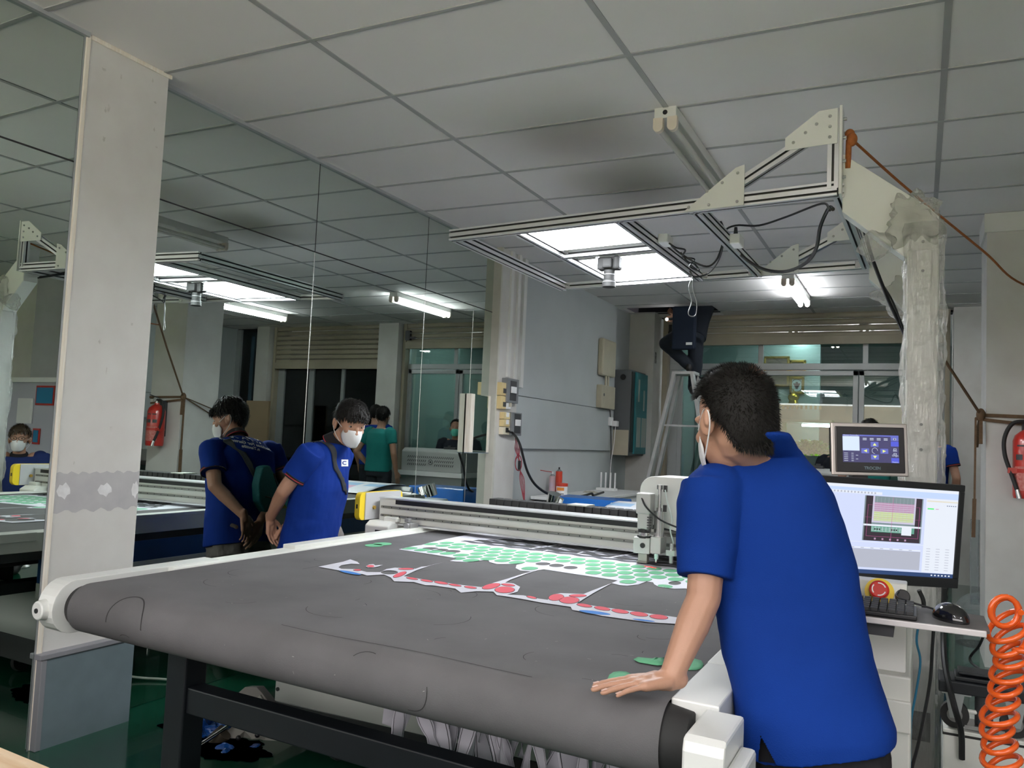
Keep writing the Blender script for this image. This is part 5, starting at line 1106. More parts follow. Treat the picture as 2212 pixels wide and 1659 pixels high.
B().b2((x0_, 11.55, cz1-.04), (x1_, 12.0, cz1)).b2((x0_, 11.55, 1.0), (x1_, 12.0, 1.03)).b2((x0_, 11.55, .0), (x1_, 12.0, .6)).obj('shelves', mat('cabinet_pale', (.45, .50, .46), .5), t)
T(B().cyl((x0_+.55, 11.62, cz1-.07), (x1_-.02, 11.62, cz1-.07), .018, n=12).obj('cabinet_lamp', tubeon, smooth=True), 'white tube lamp glowing inside the green display cabinet', 'light')
leaf1 = mat('leaf_lime', (.26, .50, .02), .5, col2=(.10, .28, .01), scale=30)
def leaves(c_, R_, n_, s_, m_, seed):
    random.seed(seed); b_ = B()
    for k in range(n_):
        d = V((random.gauss(0, 1), random.gauss(0, 1), random.gauss(0, 1))).normalized()*random.random()**.4
        p = V(c_)+V((d.x*R_[0], d.y*R_[1], d.z*R_[2])); a = V((random.gauss(0, 1), random.gauss(0, 1), random.gauss(0, .6))).normalized()*s_; q = a.cross(V((random.gauss(0, 1), random.gauss(0, 1), 1))).normalized()*s_*.45
        b_.add([p-a*.5, p+q, p+a*.5, p-q], [(0, 1, 2, 3)])
    return b_.obj('foliage', m_, None, fix=False)
pc = at(1748, 972, 1, 11.3); t = E('reflection_plant', (pc.x, pc.y, 0), 'bushy lime green plant placed behind the office glass for the reflected street greenery', 'plant')  # stands in for street plants reflected in the glass
o = leaves(pc, (.30, .15, .13), 900, .055, leaf1, 5); o.parent = t; o.matrix_parent_inverse = Matrix.Translation(-V(t.location))
B().cyl((pc.x, pc.y, .9), (pc.x, pc.y, pc.z-.08), .13, .18, n=24).b2((pc.x-.3, pc.y-.15, 0), (pc.x+.3, pc.y+.15, .9)).obj('pot', mat('pot_grey', (.3, .32, .3), .6), t, smooth=True)
# water bottles wrapped pack behind the glass at left
wp = at(1452, 1000, 1, 10.6); T(B().b2((wp.x-.05, 10.5, 0), (wp.x+.13, 10.7, wp.z+.12)).obj('bottle_pack', mat('bottle_pack_blue', (.25, .42, .50), .3, var=.4, scale=14), bevel=.02), 'stack of shrink-wrapped water bottles behind the glass near the ladder foot', 'bottles')
T(B().b2((2.3, 9.6, 0), (2.75, 9.64, 1.75)).obj('cardboard_sheet', mat('cardboard', (.30, .22, .13), .8)), 'brown cardboard sheet leaning by the dark windows, seen in the mirror', 'cardboard')
# shutter catches
T(B().b2((-2.84, 10.1, 2.72), (-2.80, 10.17, 2.86)).b2((-2.84, 10.08, 2.74), (-2.68, 10.14, 2.77)).obj('shutter_bracket', black), 'small black bracket at the left end of the tan shutter above the ladder', 'bracket')
T(B().b2((.14, 10.1, 2.72), (.22, 10.15, 2.86)).b2((.06, 10.1, 2.74), (.16, 10.15, 2.77)).obj('shutter_bracket', black), 'small black bracket at the right end of the tan shutter', 'bracket')
# things at the right, seen only in the mirror: partition with notices, work bench, sewing machine cover
t = E('partition', (2.7, 5.4, 0), 'white topped partition board with papers, seen in the mirror by the near pillar', 'partition')
B().b2((2.0, 5.40, .9), (3.2, 5.44, 1.74)).obj('panel', mat('lilac_board', (.52, .52, .60), .7), t); B().b2((1.9, 5.36, 1.72), (3.25, 5.45, 1.77)).obj('top_rail', wht, t)
for x in (2.05, 3.15): B().b2((x-.02, 5.40, 0), (x+.02, 5.44, .9)).obj('leg', alu_p, t)
for u, v, u2, v2, m_, lab in ((80, 833, 116, 876, mat('poster_blue', (.02, .22, .42), .5), 'blue notice with a red border on the partition, upper right'), (40, 860, 68, 915, wht, 'white sheet of paper with lines pinned on the partition'), (72, 925, 84, 960, mat('poster_blue', (.02, .22, .42), .5), 'narrow blue and red notice low on the partition')):
    a = mt2(u, v, 1, 5.39); c_ = mt2(u2, v2, 1, 5.39)
    b_ = B().b2((a.x, 5.385, a.z), (c_.x, 5.395, c_.z), 1 if m_ != wht else 0); b_.b2((a.x+(.02 if a.x < c_.x else -.02), 5.38, a.z-.02), (c_.x+(-.02 if a.x < c_.x else .02), 5.386, c_.z+.02), 0)
    T(b_.obj('notice', [m_, red]), lab, 'notice')
t = E('work_bench', (2.6, 8.0, 0), 'dark topped work bench along the right wall, seen in the mirror', 'bench')
B().b2((1.4, 7.4, .80), (3.6, 9.4, .84)).obj('top', mat('bench_top_dark', (.06, .05, .05), .5), t)
for x, y in ((1.45, 7.45), (3.55, 7.45), (1.45, 9.35), (3.55, 9.35)): B().b2((x-.03, y-.03, 0), (x+.03, y+.03, .8)).obj('leg', black_m, t)
T(bunch((1.9, 7.7, 1.0), .2, 6).obj('covered_machine', mat('dark_cover', (.03, .035, .045), .5), smooth=True), 'dark cloth heaped over a machine on the bench, seen in the mirror', 'machine cover')
T(B().b2((2.3, 7.6, .84), (2.75, 7.9, 1.0)).b2((2.3, 7.6, 1.0), (2.45, 7.9, 1.15)).cyl((2.2, 7.75, 1.1), (2.45, 7.75, 1.1), .09).obj('sewing_machine', mat('sewing_grey', (.45, .46, .44), .4), bevel=.01), 'pale grey sewing machine on the bench beside the covered heap', 'sewing machine')
T(B().b2((1.45, 7.5, .84), (1.62, 7.9, 1.12)).tube(smoothpath([(1.5, 7.6, 1.0), (1.7, 7.5, 1.15), (1.8, 7.6, .9)]), .012).obj('motor_unit', mat('sewing_grey', (.45, .46, .44), .4), bevel=.01), 'grey motor unit with a looping cable at the left of the bench', 'motor')
# under the machine: white bracket casting, blue parts, scraps
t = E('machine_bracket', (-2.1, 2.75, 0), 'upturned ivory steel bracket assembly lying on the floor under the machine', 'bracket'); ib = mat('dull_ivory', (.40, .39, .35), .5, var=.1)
def up_(u, v, z): q = at(u, v, 2, z); return q
P_ = [up_(*q) for q in ((461, 1615, .12), (527, 1592, .12), (555, 1565, .14), (600, 1585, .14), (644, 1625, .12), (649, 1632, .10), (620, 1659, .08), (607, 1655, .08), (568, 1612, .12), (556, 1604, .12), (545, 1608, .12), (527, 1592, .12), (478, 1634, .12))]
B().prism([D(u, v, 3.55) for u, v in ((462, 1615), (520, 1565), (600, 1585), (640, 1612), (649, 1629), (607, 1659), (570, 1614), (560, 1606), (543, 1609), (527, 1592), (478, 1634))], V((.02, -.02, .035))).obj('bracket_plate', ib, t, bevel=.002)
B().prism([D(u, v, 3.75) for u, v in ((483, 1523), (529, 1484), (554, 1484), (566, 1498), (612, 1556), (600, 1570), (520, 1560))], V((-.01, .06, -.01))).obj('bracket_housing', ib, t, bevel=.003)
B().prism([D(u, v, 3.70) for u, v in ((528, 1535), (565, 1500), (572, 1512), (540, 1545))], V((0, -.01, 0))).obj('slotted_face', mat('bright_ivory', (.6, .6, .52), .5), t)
B().b2(D(543, 1526, 3.66)-V((.015, .005, .02)), D(543, 1526, 3.66)+V((.015, .005, .02))).obj('slot', dark, t, bevel=.004)
for u, v in ((515, 1594), (479, 1626), (556, 1588), (641, 1627)): q = D(u, v, 3.50); B().ell(q, .011, n=12).obj('screw', black, t, smooth=True)
B().cyl(D(420, 1617, 3.4), D(492, 1569, 3.5), .009).cyl(D(420, 1617, 3.4), D(415, 1621, 3.4), .009, .002).obj('guide_rod', chrome, t, smooth=True)
B().cyl(D(462, 1602, 3.5), D(485, 1582, 3.5), .035).obj('motor', mat('motor_bronze', (.14, .12, .09), .35, .6), t, smooth=True)
bl = mat('blue_plastic_film', (.01, .10, .42), .35, var=.4, scale=10)
def heap(c_, r, seed, lab, m_, nm, fl=.6):
    b_ = bunch(c_, r, seed)
    for q in b_.v: q.z = max(.002, c_[2]+(q.z-c_[2])*fl)
    return T(b_.obj(nm, m_), lab, nm.replace('_', ' '))
heap(D(430, 1590, 3.6), .13, 11, 'crumpled blue plastic tool bag on the floor right of the front leg', bl, 'tool_bag')
heap(D(500, 1665, 3.4), .13, 12, 'blue plastic sheet bundle at the bottom edge below the ivory bracket', bl, 'plastic_sheet')
heap(D(395, 1680, 3.4), .07, 13, 'small blue film scrap at the foot of the front leg', bl, 'plastic_scrap')
q = D(410, 1545, 3.7); T(B().ell(q, (.022, .02, .016)).cyl(q+V((-.03, 0, -.05)), q+V((-.02, 0, .04)), .012).tube([q+V((.02, 0, .05)), q+V((.05, 0, -.05))], .004).cyl(q+V((-.05, 0, -.08)), q+V((-.04, 0, -.02)), .01).obj('spray_nozzle', steel, smooth=True), 'white and chrome spray gun parts on the blue tool bag', 'spray gun')
q = D(565, 1625, 3.6); T(B().cyl(q+V((-.05, .05, -.1)), q+V((.0, 0, .0)), .08, .075, n=26).cyl(q, q+V((.005, -.005, .005)), .045).obj('drive_motor', mat('motor_brown', (.05, .04, .035), .5, .4), smooth=True), 'dark brown round motor lying beneath the ivory bracket', 'motor')
cable([at(415, 1478, 2, .01), at(450, 1485, 2, .01), at(480, 1497, 2, .012), at(505, 1515, 2, .02), D(540, 1525, 3.75)], .006, 'white cable on the green floor running to the ivory bracket', mat('white_cable', (.6, .62, .58), .4))
st('trim_14', B().prism([at(245, 1524, 2, .0), at(480, 1447, 2, .0), at(480, 1450, 2, .0), at(245, 1528, 2, .0)], (0, 0, .002)), mat('floor_line', (.35, .40, .30), .6))
T(B().flat([at(0, 1590, 2, .002), at(20, 1580, 2, .002), at(47, 1578, 2, .002), at(50, 1580, 2, .002), at(40, 1588, 2, .002), at(18, 1596, 2, .002), at(0, 1603, 2, .002)]).obj('fabric_scrap', mat('pink_cloth', (.62, .38, .55), .8), solid=.002), 'pink cloth strip on the floor at the left edge below the mirror', 'fabric')
# plywood sheet corner at the lower left
p0, p1 = at(-30, 1602, 2, .62), at(130, 1668, 2, .62)
d_ = (p1-p0).normalized(); nn = V((-d_.y, d_.x, 0)); nn = nn if nn.y < 0 else -nn
t = E('plywood_sheet', (p0+p1)/2, 'light plywood sheet with a layered edge at the bottom left corner', 'plywood')
P_ = [p0-d_*.8, p1+d_*.05, p1+d_*.05+V((0, 0, -.55)), p0-d_*.8+V((0, 0, -.55))]
B().prism(P_, nn*.018).obj('board', mat('plywood', (.62, .42, .25), .6, col2=(.72, .55, .38), scale=10, stretch=(1, 1, 12)), t)
st('light_block_front_low', B().b2((-3.3, -1.25, 0), (3.7, -1.1, 1.25)), grey_w)  # unseen low wall added to block street light from the roller front
# outside: hedge and building across the street, front wall of the shop beside its opening
st('wall_front', B().b2((-3.6, -1.3, 2.55), (4.2, -1.1, 3.2)).b2((-3.6, -1.3, 0), (-3.2, -1.1, 3)).b2((3.4, -1.3, 0), (4.2, -1.1, 3)), grey_w)
st('wall_street_building', B().b2((-14, -15, 0), (14, -14, 3.2)), mat('beige_facade', (.26, .22, .17), .9, var=.2, scale=2))
t = E('hedge', (-1, -5, 0), 'green street hedge outside the shop, reflected in the office glass', 'hedge')
for k in range(5):
    o = leaves((-4.5+1.9*k, -5+.3*(k % 2), .85), (1.0, .4, .45), 700, .14, leaf1, 20+k); o.parent = t; o.matrix_parent_inverse = Matrix.Translation(-V(t.location))
# ---------------------------------------------------------------- people
skin = mat('skin', (0.52, 0.29, 0.195), 0.5, col2=(0.44, 0.235, 0.155), scale=9, bump=.06, bscale=300)
skin_d = mat('skin_tan', (0.36, 0.19, 0.12), 0.5, col2=(0.30, 0.155, 0.10), scale=9)
hairm = mat('black_hair', (0.009, 0.008, 0.007), 0.6, spec=.2); hairw = mat('hair_whorl', (0.10, 0.045, 0.03), 0.5)
polo = mat('blue_polo', (0.003, 0.036, 0.25), 0.85, var=.12, scale=4, bump=.25, bscale=420, spec=.2)
polo2 = mat('royal_blue_polo', (0.004, 0.033, 0.26), 0.85, var=.12, scale=4, bump=.2, bscale=420, spec=.2)
knit_d = mat('dark_rib_knit', (0.012, 0.010, 0.014), 0.9); knit_r = mat('red_stripe', (0.45, 0.03, 0.04), 0.8)
maskm = mat('mask_white', (0.80, 0.80, 0.80), 0.7, bump=.1, bscale=80); maskg = mat('mask_green', (0.10, 0.50, 0.38), 0.7)
greyt = mat('grey_trousers', (0.20, 0.185, 0.175), 0.85, var=.1, bump=.2, bscale=200); blackt = mat('black_trousers', (0.008, 0.008, 0.010), 0.9)
navy = mat('navy_uniform', (0.008, 0.012, 0.022), 0.85, var=.2); tealsh = mat('teal_shirt', (0.005, 0.22, 0.20), 0.85, var=.12)
jean = mat('dark_jeans', (0.018, 0.024, 0.035), 0.85, var=.3); shoe_m = mat('grey_shoe', (.20, .20, .20), .6); shoe_b = mat('black_shoe', (.015, .015, .015), .5)
eye_w = mat('eye_white', (.42, .36, .33), .3); eye_b = mat('iris_dark', (.01, .008, .006), .1); nailm = mat('nail', (.62, .38, .30), .3)
class Fr:
    def __init__(s, c, F, U):
        s.c = V(c); s.U = V(U).normalized(); s.F = (V(F)-s.U*V(F).dot(s.U)).normalized(); s.X = s.F.cross(s.U)   # X = the person's right
    def __call__(s, x, y, z): return s.c+s.X*x+s.F*y+s.U*z
    def R(s): return Matrix(((s.X.x, s.F.x, s.U.x), (s.X.y, s.F.y, s.U.y), (s.X.z, s.F.z, s.U.z)))
def head_shape(b, h, ears=True):
    R = h.R(); e = lambda c, r, rot=None: b.ell(h(*c), r, R=(R if rot is None else R @ rot), n=22, k=14)
    e((0, -.012, .035), (.074, .092, .082)); e((0, .022, -.005), (.066, .070, .075)); e((0, .030, -.055), (.055, .058, .058)); e((0, .060, -.092), (.026, .026, .020))
    e((0, .075, .028), (.052, .018, .016)); e((0, .092, -.012), (.011, .016, .026)); e((0, .100, -.028), (.015, .014, .011))
    e((0, .084, -.058), (.024, .010, .012)); 
    for s in (-1, 1):
        e((s*.038, .062, -.022), (.022, .022, .02))
        if ears: e((s*.080, -.012, -.014), (.009, .020, .033), Euler((.15, 0, s*-.45)).to_matrix()); e((s*.089, -.026, -.004), (.007, .009, .026), Euler((.15, 0, s*-.45)).to_matrix())
def eyes(h, root):
    for s in (-1, 1):
        o = B().ell(h(s*.031, .074, .006), (.012, .010, .0055), R=h.R(), n=14, k=10).obj('eye', eye_w, root, smooth=True)
        B().ell(h(s*.031, .0805, .006), (.0055, .0045, .0055), R=h.R(), n=10, k=8).obj('iris', eye_b, o, smooth=True)
        B().tube([h(s*(.016+.008*k), .088-.0035*k*k*.5, .024+.003*math.sin(k)) for k in range(5)], .0022, n=6).obj('eyebrow', hairm, root)
def hair(h, root, style='short', n=2600, seed=1, m=None, thick=.012):
    random.seed(seed); b = B(); NA, NE = 40, 14
    def emin(az):   # az 0 front, pi back
        a = abs(az)
        pts_ = [(0, 42), (.5, 38), (.95, 22), (1.25, 12), (1.55, 16), (1.8, -24), (2.3, -46), (3.15, -50)]
        if style == 'bangs': pts_ = [(0, 17), (.4, 16), (.8, 12), (1.2, 2), (1.5, 8), (1.8, -15), (2.3, -36), (3.15, -42)]
        for (a0, e0), (a1, e1) in zip(pts_[:-1], pts_[1:]):
            if a <= a1: return math.radians(e0+(e1-e0)*(a-a0)/(a1-a0))
        return math.radians(-42)
    def pt(az, el, k):
        kz = 1.0+((.80 if n > 9000 else .42)*min(1, max(0, (abs(az)-1.75)/.6)) if el < 0 else 0)
        th = .004*noise.noise(V((az*3, el*4, seed)))
        return h((.074*k+thick+th)*math.cos(el)*math.sin(az), -.012+(.092*k+thick+th)*math.cos(el)*math.cos(az)+(.012 if style == 'bangs' and abs(az) < .9 and el < .7 else 0), .035+(.082*k+thick+th)*math.sin(el)*kz)
    for i in range(NA):
        az = -math.pi+2*math.pi*i/NA; e0 = emin(az)
        for j in range(NE+1): el = e0+(math.pi/2-e0)*j/NE; b.v.append(pt(az, el, 1.0 if j else .93))
    b.f = [(i*(NE+1)+j, ((i+1) % NA)*(NE+1)+j, ((i+1) % NA)*(NE+1)+j+1, i*(NE+1)+j+1) for i in range(NA) for j in range(NE)]; b.m = [0]*len(b.f)
    wh = h(.005, -.090, .082)
    for k in range(n):
        az = random.uniform(-math.pi, math.pi); e0 = emin(az); el = e0+(math.pi/2-e0)*random.random()**1.25
        if style == 'bangs': el = e0+(math.pi/2-e0)*random.random()
        p = pt(az, el, 1.0); nrm = (p-h(0, -.012, .035)).normalized()
        if style == 'short': 
            fl = (p-wh); fl = (fl-nrm*fl.dot(nrm)); sw = nrm.cross(fl); d = (nrm*.75+fl.normalized()*.7+sw.normalized()*.25+V((random.gauss(0, .22), random.gauss(0, .22), random.gauss(0, .22)))).normalized(); L_ = random.uniform(.007, .014)
            if (p-wh).length < .016: L_ = .005
            mi = 1 if (p-wh).length < .022 and random.random() < .6 else 0
            side = d.cross(nrm).normalized()*.0009; b.add([p-nrm*.003-side, p-nrm*.003+side, p+d*L_], [(0, 1, 2)], mi)
        else:
            top = h(0, -.02, .12); fl = p-top; fl = (fl-nrm*fl.dot(nrm)).normalized(); L_ = random.uniform(.030, .05)*(.85 if abs(az) < 1 else 1)
            d = (fl+V((random.gauss(0, .14), random.gauss(0, .14), random.gauss(0, .14)))).normalized(); side = d.cross(nrm).normalized()*.0035; q = p+d*L_*.55+nrm*.006; e_ = p+d*L_-nrm*.004*(1 if abs(az) > 1 else .2)
            b.add([p-side*.6, p+side*.6, q+side, q-side, e_], [(0, 1, 2, 3), (3, 2, 4)], 0)
    return b.obj('hair', [m or hairm, hairw], root, smooth=True, fix=False)
def mask(h, root, m=None, loops=(1, -1)):
    b = B(); NU, NV = 16, 9
    for j in range(NV+1):
        t = j/NV; z = -.008-.102*t
        for i in range(NU+1):
            u = -1+2*i/NU; az = u*1.22*(1-.18*abs(t-.5)*2); k = 1-abs(u)**2.5
            rx = .064+.003*math.sin(t*3.14)-.010*t; ry = .083+.020*k*math.sin(t*2.7+.35)
            b.v.append(h(rx*math.sin(az)*1.05, ry*math.cos(az)+.012, z*(1-.25*abs(u)**2)-.010*abs(u)))
    b.f = [(j*(NU+1)+i, j*(NU+1)+i+1, (j+1)*(NU+1)+i+1, (j+1)*(NU+1)+i) for j in range(NV) for i in range(NU)]; b.m = [0]*len(b.f)
    o = b.obj('face_mask', m or maskm, root, smooth=True, solid=.0015, fix=False)
    for s in loops:
        c = B().tube(smoothpath([h(s*.066, .045, -.012), h(s*.079, .012, .004), h(s*.088, -.016, .016), h(s*.090, -.034, .004), h(s*.087, -.030, -.025), h(s*.078, .0, -.06), h(s*.062, .045, -.092)], 5), .0018, n=6)
        c.obj('ear_loop', m or maskm, o, smooth=True)
    return o
def hand(b, wr, fd, up, sgn, curls=(.25, .3, .35, .4), spread=.07, sc_=1.0, thumb=(.7, .15), nails=None, palm_t=.0135):
    # wr wrist, fd finger direction, up back-of-hand normal, sgn +1 if the thumb is on the side fd x up
    fd = V(fd).normalized(); up = (V(up)-fd*V(up).dot(fd)).normalized(); sd = fd.cross(up)*sgn
    mlen = (.088, .092, .087, .080); fl_ = ((.040, .025, .021), (.045, .028, .022), (.041, .026, .021), (.032, .020, .018)); rr = (.0092, .0095, .0090, .0078)
    for i in range(4):
        off = (1.5-i)*.0205*sc_; k = wr+fd*mlen[i]*sc_+sd*off
        b.cap(wr+sd*off*.55+fd*.012, k, palm_t*sc_, .0118*sc_)
        a = -curls[i]*.35; d0 = (fd+sd*(1.5-i)*spread).normalized(); p = k; 
        for j, L_ in enumerate(fl_[i]):
            ang = a+curls[i]*(j+1)*.75 if j else curls[i]*.6
            d = (d0*math.cos(ang)-up*math.sin(ang)).normalized(); q = p+d*L_*sc_
            b.cap(p, q, rr[i]*(1-.08*j)*sc_, rr[i]*(1-.08*(j+1))*sc_, n=12); 
            if j == 2 and nails is not None: nails.append((p.lerp(q, .75), d, (up*math.cos(ang)+d0*math.sin(ang)).normalized(), rr[i]*sc_))
            p = q
    b.cap(wr+fd*.02+sd*.02, wr+fd*.06-sd*.0, .016*sc_, .017*sc_)
    t0 = wr+fd*.022*sc_+sd*.026*sc_; td = (fd*math.cos(thumb[0])+sd*math.sin(thumb[0])-up*thumb[1]).normalized(); t1 = t0+td*.042*sc_
    td2 = (fd*math.cos(thumb[0]*.6)+sd*math.sin(thumb[0]*.6)-up*thumb[1]).normalized(); t2 = t1+td2*.033*sc_; t3 = t2+(td2*.9+fd*.3).normalized()*.026*sc_
    b.cap(t0, t1, .0165*sc_, .0125*sc_); b.cap(t1, t2, .0118*sc_, .0102*sc_); b.cap(t2, t3, .0102*sc_, .0085*sc_)
    b.cap(wr-fd*.02, wr+fd*.02, .024*sc_, .024*sc_)
def limb(b, a, m_, c, r0, r1, r2, r3):
    b.cap(a, m_, r0, r1); b.cap(m_, m_.lerp(c, .35), r1*.98, r2); b.cap(m_.lerp(c, .3), c, r2, r3)
def sleeve(b, a, m_, t, r0, r1): 
    a, m_ = V(a), V(m_); q = a.lerp(m_, t); d = (m_-a).normalized(); x, y, z = frame(d)
    b.loft([(a-d*.03, r0*.9, r0*.9, x, y), (a+d*.02, r0, r0, x, y), (a.lerp(q, .5), (r0+r1)/2, (r0+r1)/2, x, y), (q, r1, r1, x, y)], e=2.0)
def cuff(root, a, m_, t, r1, mats, nm='sleeve_cuff', h_=.018):
    a, m_ = V(a), V(m_); d = (m_-a).normalized(); q = a.lerp(m_, t); x, y, z = frame(d); b = B(); n = 30
    rows = [(0-.003, 0), (.006, 0), (.006, 1), (.011, 1), (.011, 0), (h_, 0)] if len(mats) > 1 else [(-.003, 0), (h_, 0)]
    for k in range(len(rows)-1):
        s0, s1 = rows[k][0]-h_, rows[k+1][0]-h_
        if s1 <= s0: continue
        mi = rows[k+1][1] if rows[k][1] == rows[k+1][1] else 0
        b.add([q+d*s+(x*math.cos(2*math.pi*i/n)+y*math.sin(2*math.pi*i/n))*(r1+.003) for s in (s0, s1) for i in range(n)], [(i, (i+1) % n, n+(i+1) % n, n+i) for i in range(n)], mi)
    return b.obj(nm, mats, root, smooth=True, fix=False, solid=.003)
def shoe(root, an, d, m_):
    an = V(an); d = V(d); d.z = 0; d.normalize(); z0 = an.z-.08; s = V((-d.y, d.x, 0)); R = Matrix(((s.x, d.x, 0), (s.y, d.y, 0), (0, 0, 1)))
    b = B().ell(V((an.x, an.y, z0+.045))+d*.06, (.045, .13, .045), R=R).ell(V((an.x, an.y, z0+.06))-d*.02, (.04, .06, .06), R=R)
    for q in b.v: q.z = max(q.z, z0)
    return b.obj('shoe', m_, root, smooth=True, remesh=.008, sm=3)
def person(lab, J, shirt_m, trouser_m, skin_m=skin, hair_style='bangs', mask_m=maskm, cuffs=None, collar_m=None, vox=.0075, seated=False, legs=True, handspec=None, hair_n=900, sh_rings=None, neckr=.05, hair_mt=None, cat='person', folds=.008, sleeve_t=.55, headless=False, nails=None, sl_r=(.07, .062), loops=(1, -1), shoes=None, mask_on=True, ears=True, hem=-.06, sw=1.0, eyes_on=True, collar_k=1.0):
    pv = V(J['pelvis']); root = E('person', (pv.x, pv.y, 0), lab, cat)
    sL, sR = V(J['sL']), V(J['sR']); nb = V(J['neck']); X = (sR-sL).normalized(); mid = (sL+sR)/2
    b = B(); spine = (nb-pv); U = spine.normalized(); Fd = X.cross(U)*-1; Fd = U.cross(X).normalized()
    ch = pv.lerp(mid, .66); wa = pv.lerp(mid, .32)
    rings = [(pv-U*.10, .14*sw, .10, X, Fd), (pv, .165*sw, .12, X, Fd), (wa, .148*sw, .108, X, Fd), (ch, .168*sw, .118, X, Fd), (mid-U*.03, .165*sw, .095, X, Fd), (mid.lerp(nb, .7), .09*sw, .07, X, Fd), (nb, .055, .055, X, Fd)]
    if sh_rings: b.loft([(c_, a_*.86, d_*.82, x_, f_) for c_, a_, d_, x_, f_ in sh_rings[3:-3]])
    else: b.loft(rings)
    h = None
    if not headless:
        h = Fr(J['head'], J['F'], J['U']); head_shape(b, h, ears); b.cap(nb-U*.02, h(0, -.015, -.05), neckr+.005, neckr)
    for s, e, w_ in ((sL, 'eL', 'wL'), (sR, 'eR', 'wR')):
        if e in J:
            b.cap(mid.lerp(s, .6), s, .055, .046)
            limb(b, s, V(J[e]), V(J[w_]), .046, .039, .038, .025)
    if handspec:
        for w_, fd, up, sg, kw in handspec: hand(b, V(J[w_]), fd, up, sg, nails=nails, **kw)
    if legs:
        for hp, kn, an in (('hL', 'kL', 'aL'), ('hR', 'kR', 'aR')): limb(b, V(J[hp]), V(J[kn]), V(J[an]), .082, .058, .055, .038)
    b.obj('body', skin_m, root, remesh=vox, sm=4)
    if not headless:
        hair(h, root, hair_style, n=hair_n, m=hair_mt, thick=.018 if hair_n > 9000 else .012); 
        if eyes_on: eyes(h, root)
        if mask_on: mask(h, root, mask_m, loops)
    # shirt
    b = B(); g = .014
    if sh_rings: b.loft(sh_rings, n=40, e=2.35)
    else: b.loft([(pv+U*hem, .185*sw, .142, X, Fd), (pv+U*.03, .182*sw, .138, X, Fd), (wa, .170*sw, .130, X, Fd), (ch, .184*sw, .134, X, Fd), (mid-U*.02, .182*sw, .115, X, Fd), (mid.lerp(nb, .45)+U*.01, .13*sw, .085, X, Fd), (nb-U*.005, .068, .066, X, Fd)], n=36, e=2.3)
    for s, e in ((sL, 'eL'), (sR, 'eR')):
        if e in J: sleeve(b, s, J[e], sleeve_t, sl_r[0], sl_r[1]); b.ell(s.lerp(mid, .12), sl_r[0]*1.0)
    sh = b.obj('shirt', shirt_m, root, remesh=vox, sm=8, noise_d=folds, nscale=.16)
    if cuffs:
        for s, e in ((sL, 'eL'), (sR, 'eR')):
            if e in J: cuff(root, s, J[e], sleeve_t+.02, sl_r[1]-.001, cuffs)
    if collar_m and h:
        ax = (h(0, -.015, -.06)-nb).normalized(); x = X; y = ax.cross(x); b2 = B(); n = 28
        ro = [(-.020, .066, 0), (.026, .058, 0), (.030, .057, 0), (.024, .061, 0), (-.012, .073, 0), (-.018, .075, 1), (-.022, .076, 0)] if len(collar_m) > 1 else [(-.012, .070, 0), (.030, .060, 0), (.024, .067, 0), (-.022, .083, 0)]
        b2.v = [nb+ax*z*(1.3 if collar_k > 1 else 1)+(x*math.cos(2*math.pi*i/n)+y*math.sin(2*math.pi*i/n))*r*collar_k for z, r, _ in ro for i in range(n)]
        b2.f = [(k*n+i, k*n+(i+1) % n, (k+1)*n+(i+1) % n, (k+1)*n+i) for k in range(len(ro)-1) for i in range(n)]; b2.m = [ro[k][2] for k in range(len(ro)-1) for i in range(n)]
        b2.obj('collar', collar_m, root, smooth=True, fix=False, solid=.003)
    if legs:
        b = B()
        if sh_rings: c_, a_, d_, x_, f_ = sh_rings[0]; b.loft([(c_-U*.12, a_*.90, d_*.86, x_, f_), (c_+V((0, 0, .0)), a_*.90, d_*.84, x_, f_), (c_+U*.10, a_*.74, d_*.60, x_, f_)], n=30)
        else: b.loft([(pv-U*.12, .16*sw, .12, X, Fd), (pv-U*.02, .172*sw, .130, X, Fd), (pv+U*.05, .16*sw, .12, X, Fd)], n=30)
        for hp, kn, an in (('hL', 'kL', 'aL'), ('hR', 'kR', 'aR')):
            p, q, r = V(J[hp]), V(J[kn]), V(J[an]); b.cap(p, q, .098, .078); b.cap(q, q.lerp(r, .97), .078, .062)
        b.obj('trousers', trouser_m, root, remesh=vox, sm=6, noise_d=folds*1.5, nscale=.09)
        for an, kn in (('aL', 'kL'), ('aR', 'kR')):
            fdir = Fd if not seated else Fd
            shoe(root, J[an], fdir, shoes or shoe_b)
    return root, h, sh
